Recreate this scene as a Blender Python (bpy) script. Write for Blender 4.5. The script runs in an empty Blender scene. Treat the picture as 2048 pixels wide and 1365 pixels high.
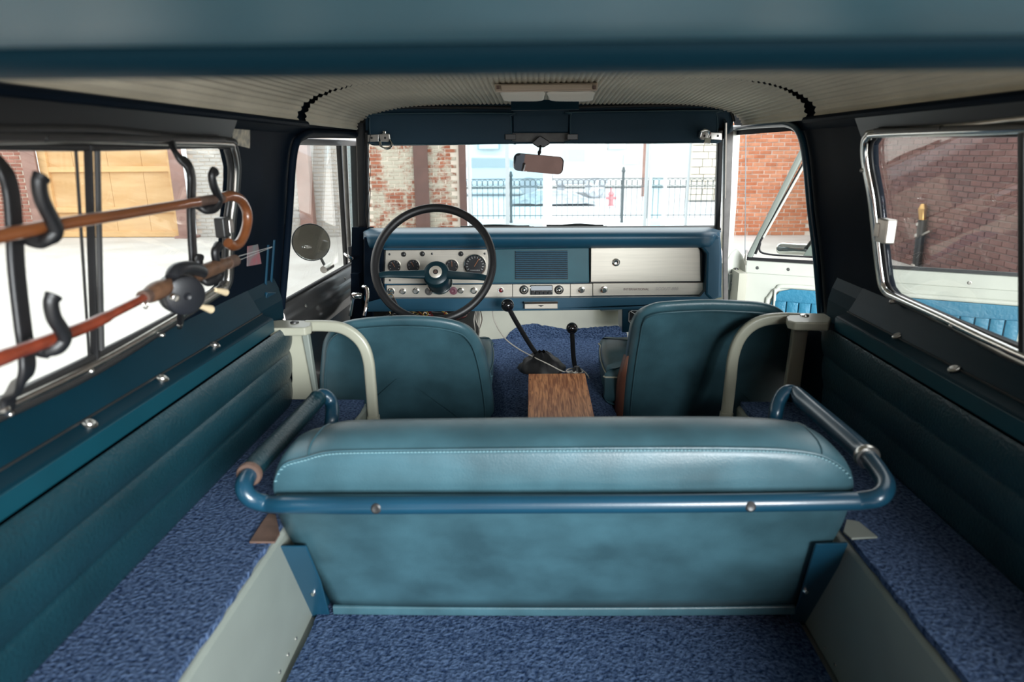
import bpy, bmesh, math, random
from mathutils import Vector, Matrix
from mathutils.geometry import tessellate_polygon
random.seed(7)
V = Vector
SC = bpy.context.scene
COL = SC.collection
# ------------------------------------------------------------------ camera, world, light, exposure
Z0 = 1.55
CAM = V((-0.045, 0.0, Z0)); FPX = 1365.33
PITCH, YAW, ROLL = math.radians(15.6), math.radians(2.0), math.radians(0.4)
FW = V((-math.sin(YAW)*math.cos(PITCH), math.cos(YAW)*math.cos(PITCH), -math.sin(PITCH)))
RT0 = V((math.cos(YAW), math.sin(YAW), 0)); UP0 = RT0.cross(FW)
RT = RT0*math.cos(ROLL) - UP0*math.sin(ROLL); UP = RT0*math.sin(ROLL) + UP0*math.cos(ROLL)
cam = bpy.data.cameras.new('camera'); camo = bpy.data.objects.new('camera', cam); COL.objects.link(camo)
camo.matrix_world = Matrix(((RT.x, UP.x, -FW.x, CAM.x), (RT.y, UP.y, -FW.y, CAM.y), (RT.z, UP.z, -FW.z, CAM.z), (0, 0, 0, 1)))
cam.sensor_width = 36; cam.lens = 24; cam.clip_start = .02; cam.clip_end = 300
cam.dof.use_dof = True; cam.dof.focus_distance = 2.8; cam.dof.aperture_fstop = 4.0
SC.camera = camo
W = bpy.data.worlds.new('world'); SC.world = W; W.use_nodes = True
bg = W.node_tree.nodes['Background']; bg.inputs[0].default_value = (.95, .98, 1, 1); bg.inputs[1].default_value = 3.3
def area(name, loc, tgt, sx, sy, power, col):
    l = bpy.data.lights.new(name, 'AREA'); l.shape = 'RECTANGLE'; l.size = sx; l.size_y = sy; l.energy = power; l.color = col
    o = bpy.data.objects.new(name, l); COL.objects.link(o); o.location = loc
    o.rotation_euler = (V(tgt)-V(loc)).to_track_quat('-Z', 'Y').to_euler(); return o
area('daylight_from_open_garage_door', (2.2, -3.6, 2.3), (-.1, 1.3, 1.0), 2.6, 2.0, 900, (.93, .98, 1))  # area lamp added behind the cabin to light it from the right rear
vs = SC.view_settings; vs.view_transform = 'Standard'; vs.look = 'None'; vs.exposure = 0.0; vs.gamma = 1; vs.use_curve_mapping = False
SC.cycles.max_bounces = 8; SC.cycles.transparent_max_bounces = 16; SC.cycles.caustics_reflective = False; SC.cycles.caustics_refractive = False
# ------------------------------------------------------------------ measuring helpers
def ray(u, v): return RT*((u-1024)/FPX) - UP*((v-682.5)/FPX) + FW
def aty(u, v, Y): d = ray(u, v); return CAM + d*(Y/d.y)
def atz(u, v, z): d = ray(u, v); return CAM + d*(z/d.z)            # z relative to the eye height
def atx(u, v, X): d = ray(u, v); return CAM + d*((X-CAM.x)/d.x)
def atp(u, v, p, n): d = ray(u, v); n = V(n); return CAM + d*((V(p)-CAM).dot(n)/d.dot(n))
def P(x, y, z): return V((x, y, Z0+z))
def side_pt(u, v, s, off=0): return atp(u, v, (s*(.69-off), 0, Z0+.02), (s, 0, .2125))   # on the leaning side wall
def sx(z, off=0): return .69 - off + .2125*(.02-z)
# ------------------------------------------------------------------ mesh builder
ORG = {}
def cat(pts, n=8, closed=False):
    pts = [V(p) for p in pts]; out = []; N = len(pts)
    rng = range(N if closed else N-1)
    for i in rng:
        p1, p2 = pts[i], pts[(i+1) % N]
        p0 = pts[(i-1) % N] if closed or i > 0 else p1*2-p2
        p3 = pts[(i+2) % N] if closed or i+2 < N else p2*2-p1
        for k in range(n):
            t = k/n
            out.append(.5*((2*p1)+(p2-p0)*t+(2*p0-5*p1+4*p2-p3)*t*t+(3*p1-3*p2+p3-p0)*t**3))
    if not closed: out.append(pts[-1].copy())
    return out
class MB:
    def __init__(s): s.v = []; s.f = []
    def add(s, vs, fs):
        b = len(s.v); s.v += [V(v) for v in vs]; s.f += [tuple(i+b for i in f) for f in fs]; return s
    def box(s, c, d, R=None):
        c = V(c); hx, hy, hz = d[0]/2, d[1]/2, d[2]/2
        vs = [V((x, y, z)) for x in (-hx, hx) for y in (-hy, hy) for z in (-hz, hz)]
        if R is not None: vs = [R @ v for v in vs]
        return s.add([c+v for v in vs], [(0, 1, 3, 2), (4, 6, 7, 5), (0, 4, 5, 1), (2, 3, 7, 6), (0, 2, 6, 4), (1, 5, 7, 3)])
    def prism(s, poly, vec):
        n = len(poly); vec = V(vec); poly = [V(p) for p in poly]
        return s.add(poly+[p+vec for p in poly], [tuple(range(n)), tuple(range(2*n-1, n-1, -1))]+[(i, (i+n), (i+1) % n+n, (i+1) % n) for i in range(n)])
    def holed(s, loops, vec):
        vec = V(vec); loops = [[V(p) for p in l] for l in loops]
        tris = tessellate_polygon(loops); allp = [p for l in loops for p in l]; n = len(allp)
        fs = [tuple(t) for t in tris]+[tuple(i+n for i in reversed(t)) for t in tris]
        b = 0
        for l in loops:
            m = len(l)
            fs += [(b+i, b+(i+1) % m, b+(i+1) % m+n, b+i+n) for i in range(m)]; b += m
        return s.add(allp+[p+vec for p in allp], fs)
    def sweep(s, pts, sec, up=(0, 0, 1), closed=False, caps=True, scale=None):
        """sec: list of (a,b) along side and up"""
        pts = [V(p) for p in pts]; N = len(pts); m = len(sec); vs = []; fs = []; up = V(up)
        for i, p in enumerate(pts):
            t = (pts[(i+1) % N]-pts[i-1]) if closed else (pts[min(i+1, N-1)]-pts[max(i-1, 0)])
            t.normalize(); a = t.cross(up)
            if a.length < 1e-4: a = t.cross(V((.3, .9, .1)))
            a.normalize(); b = a.cross(t)
            k = scale[i] if scale else 1
            vs += [p+a*(q[0]*k)+b*(q[1]*k) for q in sec]
        for i in range(N if closed else N-1):
            j = (i+1) % N
            fs += [(i*m+k, i*m+(k+1) % m, j*m+(k+1) % m, j*m+k) for k in range(m)]
        if caps and not closed: fs += [tuple(range(m-1, -1, -1)), tuple((N-1)*m+k for k in range(m))]
        return s.add(vs, fs)
    def tube(s, pts, r, seg=12, closed=False, caps=True):
        pts = [V(p) for p in pts]; N = len(pts); vs = []; fs = []
        rr = r if isinstance(r, (list, tuple)) else [r]*N
        t0 = (pts[1]-pts[0]).normalized(); a = t0.orthogonal().normalized()
        for i, p in enumerate(pts):
            t = ((pts[(i+1) % N]-pts[i-1]) if closed else (pts[min(i+1, N-1)]-pts[max(i-1, 0)])).normalized()
            a = (a-t*a.dot(t)).normalized(); b = t.cross(a)
            vs += [p+(a*math.cos(2*math.pi*k/seg)+b*math.sin(2*math.pi*k/seg))*rr[i] for k in range(seg)]
        for i in range(N if closed else N-1):
            j = (i+1) % N
            fs += [(i*seg+k, i*seg+(k+1) % seg, j*seg+(k+1) % seg, j*seg+k) for k in range(seg)]
        if caps and not closed: fs += [tuple(range(seg-1, -1, -1)), tuple((N-1)*seg+k for k in range(seg))]
        return s.add(vs, fs)
    def rev(s, p0, ax, prof, seg=24):
        """prof: (distance along axis, radius)"""
        p0 = V(p0); ax = V(ax).normalized(); a = ax.orthogonal().normalized(); b = ax.cross(a); vs = []; fs = []
        for t, r in prof: vs += [p0+ax*t+(a*math.cos(2*math.pi*k/seg)+b*math.sin(2*math.pi*k/seg))*max(r, 1e-5) for k in range(seg)]
        for i in range(len(prof)-1): fs += [(i*seg+k, i*seg+(k+1) % seg, (i+1)*seg+(k+1) % seg, (i+1)*seg+k) for k in range(seg)]
        fs += [tuple(range(seg-1, -1, -1)), tuple((len(prof)-1)*seg+k for k in range(seg))]
        return s.add(vs, fs)
    def ball(s, c, r, seg=20): return s.rev(V(c)-V((0, 0, r)), (0, 0, 1), [(r*(1-math.cos(math.pi*i/12)), r*math.sin(math.pi*i/12)) for i in range(13)], seg)
    def grid(s, rows):
        n = len(rows[0]); return s.add([p for r in rows for p in r], [(i*n+k, i*n+k+1, (i+1)*n+k+1, (i+1)*n+k) for i in range(len(rows)-1) for k in range(n-1)])
    def pillow(s, outline, depth, r, puff=.01, n=5, front=None):
        """closed outline (3-D, planar-ish), thick slab along depth vector with rounded rims and puffed faces"""
        O = [V(p) for p in outline]; N = len(O); dv = V(depth); D = dv.length; dn = dv/D
        c = sum(O, V())/N; inn = []
        nw = V()
        for i in range(N): nw += (O[i]-c).cross(O[(i+1) % N]-c)
        nw.normalize()
        for i in range(N):
            t = (O[(i+1) % N]-O[i-1]).normalized(); q = t.cross(nw)
            if q.dot(c-O[i]) < 0: q = -q
            inn.append(q)
        rings = []
        for k in range(n+1):
            th = math.pi/2*k/n; rings.append((r*(1-math.sin(th)), r*(1-math.cos(th))))
        half = [(i_, d_) for (i_, d_) in rings]        # from face plane inset r to rim
        vs = []; fs = []
        def ring(ins, dd): vs.extend([O[i]+inn[i]*ins+dn*dd for i in range(N)])
        def inner(scale, dd):
            vs.extend([c+(O[i]+inn[i]*r-c)*scale+dn*dd for i in range(N)])
        cnt = 0
        for sc_, pf in ((.05, 1), (.3, .95), (.6, .75), (.85, .35)): inner(sc_, -puff*pf); cnt += 1
        for ins, dd in half: ring(ins, dd); cnt += 1
        for ins, dd in reversed(half): ring(ins, D-dd); cnt += 1
        for sc_, pf in ((.85, .35), (.6, .75), (.3, .95), (.05, 1)): inner(sc_, D+puff*pf); cnt += 1
        for j in range(cnt-1): fs += [(j*N+i, j*N+(i+1) % N, (j+1)*N+(i+1) % N, (j+1)*N+i) for i in range(N)]
        fs += [tuple(range(N-1, -1, -1)), tuple((cnt-1)*N+i for i in range(N))]
        return s.add(vs, fs)
def link(name, mesh, parent=None):
    o = bpy.data.objects.new(name, mesh); COL.objects.link(o); o.parent = parent; return o
def obj(name, mb, mat, parent=None, smooth=True, bevel=0, ang=40, kind=None, label=None, org=None, solid=0):
    if parent is not None: og = ORG[parent.name]
    elif org is not None: og = V(org)
    else:
        xs = [v.x for v in mb.v]; ys = [v.y for v in mb.v]; zs = [v.z for v in mb.v]
        og = V(((min(xs)+max(xs))/2, (min(ys)+max(ys))/2, min(zs)))
    me = bpy.data.meshes.new(name); me.from_pydata([v-og for v in mb.v], [], mb.f)
    bm = bmesh.new(); bm.from_mesh(me); bmesh.ops.recalc_face_normals(bm, faces=bm.faces); bm.to_mesh(me); bm.free()
    me.materials.append(M[mat])
    if smooth: me.shade_smooth(); me.set_sharp_from_angle(angle=math.radians(ang))
    o = link(name, me, parent)
    if parent is None: o.location = og
    ORG[o.name] = og
    if solid: md = o.modifiers.new('solid', 'SOLIDIFY'); md.thickness = solid
    if bevel: md = o.modifiers.new('bevel', 'BEVEL'); md.width = bevel; md.segments = 2; md.limit_method = 'ANGLE'; md.angle_limit = math.radians(35)
    if kind: o['kind'] = kind
    if label: o['label'] = label
    return o
def tag(o, label=None, cat=None, group=None, kind=None):
    if label: o['label'] = label
    if cat: o['category'] = cat
    if group: o['group'] = group
    if kind: o['kind'] = kind
    return o
def thing(name, loc, label, cat, group=None, kind=None):
    o = bpy.data.objects.new(name, None); COL.objects.link(o); o.location = loc; o.empty_display_size = .05; ORG[o.name] = V(loc)
    return tag(o, label, cat, group, kind)
# ------------------------------------------------------------------ materials
M = {}
def mat(name, col, rough=.5, metal=0, spec=.5, var=0, vscale=8, bump=0, bscale=200, btype='noise', coat=0, col2=None, stretch=None, dirt=None):
    m = bpy.data.materials.new(name); m.use_nodes = True; nt = m.node_tree; N = nt.nodes; L = nt.links
    b = N['Principled BSDF']; b.inputs['Base Color'].default_value = (*col, 1); b.inputs['Roughness'].default_value = rough
    b.inputs['Metallic'].default_value = metal; b.inputs['Specular IOR Level'].default_value = spec; b.inputs['Coat Weight'].default_value = coat
    b.inputs['Coat Roughness'].default_value = .08
    geo = N.new('ShaderNodeNewGeometry'); src = geo.outputs['Position']
    if stretch:
        mp = N.new('ShaderNodeMapping'); mp.inputs['Scale'].default_value = stretch; L.new(src, mp.inputs['Vector']); src = mp.outputs['Vector']
    if var or col2:
        n = N.new('ShaderNodeTexNoise'); n.inputs['Scale'].default_value = vscale; n.inputs['Detail'].default_value = 5; L.new(src, n.inputs['Vector'])
        r = N.new('ShaderNodeValToRGB'); r.color_ramp.elements[0].position = .32; r.color_ramp.elements[1].position = .68
        c2 = col2 or tuple(min(1, c*(1+var)) for c in col); c1 = col if col2 else tuple(c*(1-var) for c in col)
        r.color_ramp.elements[0].color = (*c1, 1); r.color_ramp.elements[1].color = (*c2, 1)
        L.new(n.outputs['Fac'], r.inputs['Fac']); L.new(r.outputs['Color'], b.inputs['Base Color'])
    if bump:
        if btype == 'noise': t = N.new('ShaderNodeTexNoise'); t.inputs['Scale'].default_value = bscale; t.inputs['Detail'].default_value = 3; o_ = t.outputs['Fac']
        else: t = N.new('ShaderNodeTexVoronoi'); t.inputs['Scale'].default_value = bscale; o_ = t.outputs['Distance']
        L.new(src, t.inputs['Vector'])
        bp = N.new('ShaderNodeBump'); bp.inputs['Strength'].default_value = bump; bp.inputs['Distance'].default_value = .002
        L.new(o_, bp.inputs['Height']); L.new(bp.outputs['Normal'], b.inputs['Normal'])
    M[name] = m; return m
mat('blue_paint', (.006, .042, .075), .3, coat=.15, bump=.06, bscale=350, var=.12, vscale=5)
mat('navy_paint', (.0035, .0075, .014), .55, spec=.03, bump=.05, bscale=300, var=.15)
mat('seal_navy', (.003, .020, .032), .5, spec=.06)  # on the header lip this navy carries a dark reflection
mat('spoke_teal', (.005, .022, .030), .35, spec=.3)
mat('brown_side', (.13, .05, .03), .5)  # shade and reddish reflection of the wood put into the colour
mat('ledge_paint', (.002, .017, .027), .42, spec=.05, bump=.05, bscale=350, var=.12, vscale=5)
mat('header_paint', (.04, .115, .15), .42, spec=.6, var=.08)
mat('teal_panel', (.02, .10, .13), .45, bump=.05, bscale=400, var=.12, vscale=9)
mat('dash_blue', (.012, .075, .13), .38, bump=.12, bscale=500, var=.08)
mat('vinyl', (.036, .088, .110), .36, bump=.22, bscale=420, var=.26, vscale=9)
mat('thread', (.20, .36, .40), .6)
mat('teal_band', (.003, .038, .055), .35, spec=.3, var=.1)
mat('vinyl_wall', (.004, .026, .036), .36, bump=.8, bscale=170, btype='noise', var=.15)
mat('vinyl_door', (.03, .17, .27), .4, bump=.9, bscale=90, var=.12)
mat('visor', (.012, .036, .058), .55, spec=.2, bump=.2, bscale=500)
mat('beige_paint', (.36, .36, .285), .38, bump=.05, bscale=250, var=.05, coat=.1)
mat('well_paint', (.20, .225, .20), .42, bump=.05, bscale=250, var=.06)
mat('door_paint', (.50, .52, .46), .35, bump=.04, bscale=250, var=.04)
mat('carpet', (.008, .022, .062), .95, spec=.1, col2=(.09, .14, .245), vscale=150, bump=1, bscale=150)
M['carpet'].node_tree.nodes['Bump'].inputs['Distance'].default_value = .006
mat('headliner', (.60, .55, .44), .8, spec=.2, var=.10, vscale=6, bump=.2, bscale=300)
mat('visor_edge', (.028, .07, .09), .5)
mat('metal_satin', (.64, .59, .51), .38, metal=.55, bump=.05, bscale=900, var=.05, vscale=60, stretch=(.1, 1, 3))
mat('chrome', (.82, .82, .80), .12, metal=1)
mat('aluminium', (.55, .53, .49), .3, metal=1, var=.1, vscale=40)
mat('dark_metal', (.06, .06, .06), .4, metal=.7)
mat('black_rubber', (.008, .008, .009), .45, bump=.1, bscale=200)
mat('black_gloss', (.006, .006, .007), .12, coat=.5)
mat('black_plastic', (.012, .013, .016), .38, bump=.15, bscale=500)
mat('post_grey', (.10, .10, .10), .45, metal=.3)
mat('grey_seal', (.10, .095, .09), .6, var=.2, vscale=30, bump=.3)
mat('mirror', (.85, .85, .85), .02, metal=1)
mat('plastic_beige', (.55, .46, .37), .45)
mat('lens', (.72, .70, .62), .25, bump=.3, bscale=120)
mat('cane_wood', (.17, .055, .018), .3, var=.3, vscale=30, coat=.4, stretch=(1, .2, 1))
mat('rod_red', (.16, .028, .012), .28, var=.25, vscale=40, coat=.5)
mat('cork', (.11, .055, .03), .5, var=.3, vscale=60)
mat('cream', (.75, .60, .38), .35)
mat('red_plastic', (.16, .01, .012), .3)
mat('purple_plastic', (.20, .07, .10), .45)
mat('needle', (.7, .25, .1), .5)
mat('print_white', (.7, .7, .68), .5)
mat('print_grey', (.22, .14, .14), .5)
mat('print_pale', (.50, .46, .44), .5)
mat('wire_white', (.6, .55, .48), .5)
mat('wire_yellow', (.5, .33, .05), .5)
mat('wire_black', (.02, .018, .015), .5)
mat('mortar', (.64, .56, .48), .9, var=.12, vscale=3, bump=.6, bscale=60)
mat('mortar_dark', (.19, .125, .11), .9, var=.15, vscale=3, bump=.6, bscale=60)
mat('concrete', (.60, .58, .55), .75, spec=.15, col2=(.50, .475, .44), vscale=1.3, bump=.15, bscale=30)
mat('asphalt', (.62, .66, .70), .9, col2=(.72, .74, .76), vscale=.6)
mat('plywood', (.60, .36, .16), .7, col2=(.74, .50, .27), vscale=2.2, stretch=(.4, 1, 2), bump=.1, bscale=40)
mat('timber', (.72, .46, .22), .7, var=.08, vscale=4, stretch=(.3, 1, 3))
mat('steel_brown', (.10, .05, .04), .6, var=.12, vscale=4)
mat('steel_pink', (.32, .19, .16), .65, var=.12, vscale=5)
mat('white_frame', (.78, .82, .84), .4)
mat('grey_frame', (.45, .50, .53), .5)
mat('iron', (.10, .12, .13), .5)
mat('iron_grey', (.26, .29, .31), .5)
mat('white_wall', (.9, .9, .88), .8, var=.04, vscale=.8)
mat('stone_wall', (.80, .76, .68), .85, col2=(.62, .58, .50), vscale=2.5, bump=.5, bscale=8)
mat('hydrant_red', (.72, .25, .27), .5)
mat('car_white', (.88, .9, .92), .3)
mat('car_grey', (.45, .48, .52), .5)
mat('car_pale', (.70, .76, .82), .4)
mat('grey_mound', (.38, .43, .48), .9, var=.3, vscale=6)
mat('foliage', (.35, .38, .28), .8)
mat('paper', (.55, .48, .36), .7, col2=(.20, .20, .18), vscale=60)
mat('sticker', (.20, .22, .22), .6, col2=(.35, .10, .12), vscale=25)
mat('brass', (.55, .33, .12), .35, metal=1)
mat('rust_brown', (.10, .06, .045), .6, var=.3, vscale=30)
def glass(name, tint, refl=1.0, veil=None):
    m = bpy.data.materials.new(name); m.use_nodes = True; nt = m.node_tree; N = nt.nodes; L = nt.links; N.clear()
    out = N.new('ShaderNodeOutputMaterial'); mix = N.new('ShaderNodeMixShader'); tr = N.new('ShaderNodeBsdfTransparent'); gl = N.new('ShaderNodeBsdfGlossy')
    fr = N.new('ShaderNodeFresnel'); gq = N.new('ShaderNodeNewGeometry'); mr = N.new('ShaderNodeMapRange'); mr.inputs['To Min'].default_value = 1.45; mr.inputs['To Max'].default_value = 1/1.45
    L.new(gq.outputs['Backfacing'], mr.inputs['Value']); L.new(mr.outputs[0], fr.inputs['IOR'])
    mu = N.new('ShaderNodeMath'); mu.operation = 'MULTIPLY'; mu.inputs[1].default_value = refl
    tr.inputs['Color'].default_value = (*tint, 1); gl.inputs['Roughness'].default_value = .0
    L.new(fr.outputs[0], mu.inputs[0]); L.new(mu.outputs[0], mix.inputs[0]); L.new(tr.outputs[0], mix.inputs[1]); L.new(gl.outputs[0], mix.inputs[2]); L.new(mix.outputs[0], out.inputs[0])
    if veil:   # dust on the pane
        df = N.new('ShaderNodeBsdfDiffuse'); df.inputs[0].default_value = (.8, .8, .78, 1); m2 = N.new('ShaderNodeMixShader')
        nz = N.new('ShaderNodeTexNoise'); nz.inputs['Scale'].default_value = 6; g = N.new('ShaderNodeNewGeometry'); L.new(g.outputs['Position'], nz.inputs['Vector'])
        k = N.new('ShaderNodeMath'); k.operation = 'MULTIPLY'; k.inputs[1].default_value = veil; L.new(nz.outputs['Fac'], k.inputs[0])
        L.new(k.outputs[0], m2.inputs[0]); L.new(mix.outputs[0], m2.inputs[1]); L.new(df.outputs[0], m2.inputs[2]); L.new(m2.outputs[0], out.inputs[0])
    M[name] = m
glass('window_glass', (.95, .97, .96), 1.0)
glass('dusty_glass', (.93, .94, .93), 1.6, .10)
glass('gauge_glass', (.95, .95, .95), .6)
glass('door_glass', (.80, .90, .93), 1.0)
def brick_mat(name, ca, cb, white=0, wcol=(.72, .68, .62), wscale=2.2):
    m = bpy.data.materials.new(name); m.use_nodes = True; nt = m.node_tree; N = nt.nodes; L = nt.links; b = N['Principled BSDF']
    b.inputs['Roughness'].default_value = .9; b.inputs['Specular IOR Level'].default_value = .15
    oi = N.new('ShaderNodeObjectInfo'); geo = N.new('ShaderNodeNewGeometry'); ad = N.new('ShaderNodeMath'); ad.operation = 'ADD'
    L.new(oi.outputs['Random'], ad.inputs[0]); L.new(geo.outputs['Random Per Island'], ad.inputs[1]); fr = N.new('ShaderNodeMath'); fr.operation = 'FRACT'; L.new(ad.outputs[0], fr.inputs[0])
    r = N.new('ShaderNodeValToRGB'); r.color_ramp.elements[0].color = (*ca, 1); r.color_ramp.elements[1].color = (*cb, 1); L.new(fr.outputs[0], r.inputs['Fac'])
    n = N.new('ShaderNodeTexNoise'); n.inputs['Scale'].default_value = 14; n.inputs['Detail'].default_value = 5; L.new(geo.outputs['Position'], n.inputs['Vector'])
    mx = N.new('ShaderNodeMix'); mx.data_type = 'RGBA'; mx.blend_type = 'MULTIPLY'; mx.inputs[0].default_value = .55
    L.new(r.outputs['Color'], mx.inputs[6]); L.new(n.outputs['Fac'], mx.inputs[7]); last = mx.outputs[2]
    bri = N.new('ShaderNodeMix'); bri.data_type = 'RGBA'; bri.blend_type = 'MIX'
    if white:
        n2 = N.new('ShaderNodeTexNoise'); n2.inputs['Scale'].default_value = wscale; n2.inputs['Detail'].default_value = 8; n2.inputs['Roughness'].default_value = .75; L.new(geo.outputs['Position'], n2.inputs['Vector'])
        r2 = N.new('ShaderNodeValToRGB'); c = 1-white; r2.color_ramp.elements[0].position = max(0, .28+.44*c-.04); r2.color_ramp.elements[1].position = min(1, .28+.44*c+.05); L.new(n2.outputs['Fac'], r2.inputs['Fac'])
        L.new(r2.outputs['Color'], bri.inputs[0]); L.new(last, bri.inputs[6]); bri.inputs[7].default_value = (*wcol, 1); last = bri.outputs[2]
    L.new(last, b.inputs['Base Color'])
    bp = N.new('ShaderNodeBump'); bp.inputs['Strength'].default_value = .5; bp.inputs['Distance'].default_value = .004; L.new(n.outputs['Fac'], bp.inputs['Height']); L.new(bp.outputs['Normal'], b.inputs['Normal'])
    M[name] = m
brick_mat('brick_orange', (.62, .22, .11), (.78, .37, .22))
brick_mat('brick_pink', (.46, .19, .14), (.60, .30, .24), white=.22, wcol=(.5, .45, .40))
brick_mat('brick_washed', (.30, .09, .05), (.46, .18, .11), white=.55, wcol=(.42, .39, .32), wscale=3)
brick_mat('brick_white', (.42, .28, .22), (.52, .42, .36), white=.85, wcol=(.56, .54, .51))
brick_mat('brick_dark', (.17, .082, .072), (.24, .125, .11), white=.15, wcol=(.30, .22, .20))
def woodgrain():
    m = bpy.data.materials.new('oak'); m.use_nodes = True; nt = m.node_tree; N = nt.nodes; L = nt.links; b = N['Principled BSDF']; b.inputs['Roughness'].default_value = .45
    geo = N.new('ShaderNodeNewGeometry'); mp = N.new('ShaderNodeMapping'); mp.inputs['Scale'].default_value = (170, 10, 30); L.new(geo.outputs['Position'], mp.inputs['Vector'])
    n = N.new('ShaderNodeTexNoise'); n.inputs['Scale'].default_value = 1; n.inputs['Detail'].default_value = 6; n.inputs['Distortion'].default_value = .8; L.new(mp.outputs[0], n.inputs['Vector'])
    r = N.new('ShaderNodeValToRGB'); r.color_ramp.elements[0].position = .38; r.color_ramp.elements[1].position = .62; r.color_ramp.elements[0].color = (.24, .075, .026, 1); r.color_ramp.elements[1].color = (.62, .27, .11, 1)
    L.new(n.outputs['Fac'], r.inputs['Fac']); L.new(r.outputs['Color'], b.inputs['Base Color']); M['oak'] = m
woodgrain()
def text(s, size, p, xdir, ydir, mat_, parent, name='lettering', shear=0, ext=.0004):
    cu = bpy.data.curves.new(name, 'FONT'); cu.body = s; cu.size = size; cu.align_x = 'CENTER'; cu.align_y = 'CENTER'; cu.extrude = ext; cu.shear = shear
    t = bpy.data.objects.new('tmp', cu); COL.objects.link(t); bpy.context.view_layer.update()
    me = bpy.data.meshes.new_from_object(t.evaluated_get(bpy.context.evaluated_depsgraph_get())); bpy.data.objects.remove(t)
    X = V(xdir).normalized(); Y = V(ydir).normalized(); Zd = X.cross(Y); og = ORG[parent.name] if parent else V()
    for v in me.vertices: c = v.co.copy(); v.co = V(p)+X*c.x+Y*c.y+Zd*c.z-og
    me.materials.clear(); me.materials.append(M[mat_]); me.name = name
    o = link(name, me, parent); ORG[o.name] = og; return o
def circ(c, r, n, ax='y', a0=0, a1=2*math.pi, closed=True):
    out = []
    for i in range(n):
        a = a0+(a1-a0)*i/(n if closed else n-1)
        out.append(V(c)+(V((math.cos(a)*r, 0, math.sin(a)*r)) if ax == 'y' else V((0, math.cos(a)*r, math.sin(a)*r)) if ax == 'x' else V((math.cos(a)*r, math.sin(a)*r, 0))))
    return out
def rsec(w, h, r=.2, n=4):
    """rounded rectangle section"""
    out = []; rr = min(w, h)*r
    for cx, cy, a in ((w/2-rr, h/2-rr, 0), (-w/2+rr, h/2-rr, 90), (-w/2+rr, -h/2+rr, 180), (w/2-rr, -h/2+rr, 270)):
        for k in range(n+1): t = math.radians(a+90*k/n); out.append((cx+rr*math.cos(t), cy+rr*math.sin(t)))
    return out
def rrect(c, X, Y, w, h, r, n=5):
    c = V(c); X = V(X).normalized(); Y = V(Y).normalized(); out = []
    for sx_, sy_, a in ((1, 1, 0), (-1, 1, 90), (-1, -1, 180), (1, -1, 270)):
        for k in range(n+1):
            t = math.radians(a+90*k/n); out.append(c+X*(sx_*(w/2-r)+r*math.cos(t))+Y*(sy_*(h/2-r)+r*math.sin(t)))
    return out
# ------------------------------------------------------------------ garage and yard (ground at z = 0)
obj('floor_garage', MB().box((0, 3.2, -.06), (30, 20.5, .12)), 'concrete', kind='structure', smooth=False, label='pale worn concrete garage floor around the vehicle')
obj('ground_street', MB().box((4, 33.5, -.1), (70, 40, .12)), 'asphalt', kind='structure', smooth=False, label='sunlit pale street and pavement beyond the fence')
def brick_wall(name, p0, ud, nd, length, h, vis, bmat, mmat, label, zb=0):
    p0 = V(p0); ud = V(ud); nd = V(nd); up = V((0, 0, 1))
    a = p0-nd*.2; w = obj(name, MB().prism([a, a+ud*length, a+ud*length+up*h, a+up*h], nd*.2), mmat, smooth=False, kind='structure', label=label, org=p0)
    me = bpy.data.meshes.new('brick'); m = MB().box((0, 0, 0), (.198, .024, .056)); me.from_pydata(m.v, [], m.f)
    bm = bmesh.new(); bm.from_mesh(me); bmesh.ops.recalc_face_normals(bm, faces=bm.faces)
    bmesh.ops.bevel(bm, geom=[e for e in bm.edges if abs(e.verts[0].co.y-e.verts[1].co.y) < 1e-6 and e.verts[0].co.y < 0], offset=.005, segments=1, affect='EDGES', clamp_overlap=True); bm.to_mesh(me); bm.free(); me.materials.append(M[bmat])
    rot = Matrix((ud, -nd, up)).transposed(); rest = MB(); cells = []
    nr = int(h/.069); nc = int(length/.212)
    for r in range(nr):
        for c in range(nc+1):
            u = c*.212+(.106 if r % 2 else 0)+.106; z = r*.069+.036
            if u+.1 > length: continue
            cells.append((u, z))
    uc, zc = (vis[0]+vis[1])/2, (vis[2]+vis[3])/2
    def key(q): return max(abs(q[0]-uc)/(vis[1]-vis[0]), abs(q[1]-zc)/(vis[3]-vis[2]))
    cells.sort(key=key)
    for i, (u, z) in enumerate(cells):
        p = p0+ud*(u+random.uniform(-.004, .004))+up*(z+random.uniform(-.003, .003))+nd*random.uniform(-.004, .006)
        if i < 300 and key((u, z)) < .56:
            o = link('brick', me, w); o.location = p-p0; o.rotation_euler = (rot @ Matrix.Rotation(random.uniform(-.015, .015), 3, 'Y')).to_euler()
        else:
            rest.box(p, (.198, .024, .056), rot)
    if rest.v: obj('brickwork', rest, bmat, w, smooth=False, kind='stuff')
    return w
YF = 12.9
obj('ceiling_garage', MB().box((-4.3, -2.1, 3.5), (19.4, 7.2, .2)), 'mortar_dark', kind='structure', smooth=False, label='roof over the rear part of the garage')  # unseen slab added to keep sky light off the floor behind
obj('wall_garage_rear', MB().box((-4.5, -5.6, 1.7), (19.5, .3, 3.4)), 'mortar_dark', kind='structure', smooth=False, label='dark garage wall behind the camera')  # dark wall added out of view to dim fill through the rear opening
obj('wall_garage_far_left', MB().box((-13.8, 3.5, 1.7), (.3, 19, 3.4)), 'mortar', kind='structure', smooth=False, label='plain far left garage wall')  # wall added out of view on the left to cut sky fill
def fx(u): return aty(u, 400, YF).x
NX = (0, -1, 0)
bw_l = brick_wall('wall_garage_left', (-13.6, YF, 0), (1, 0, 0), NX, 13.6+fx(72), 3.4, (3.2, 4.12, .55, 1.95), 'brick_pink', 'mortar', 'pink brick garage wall left of the plywood door')
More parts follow.
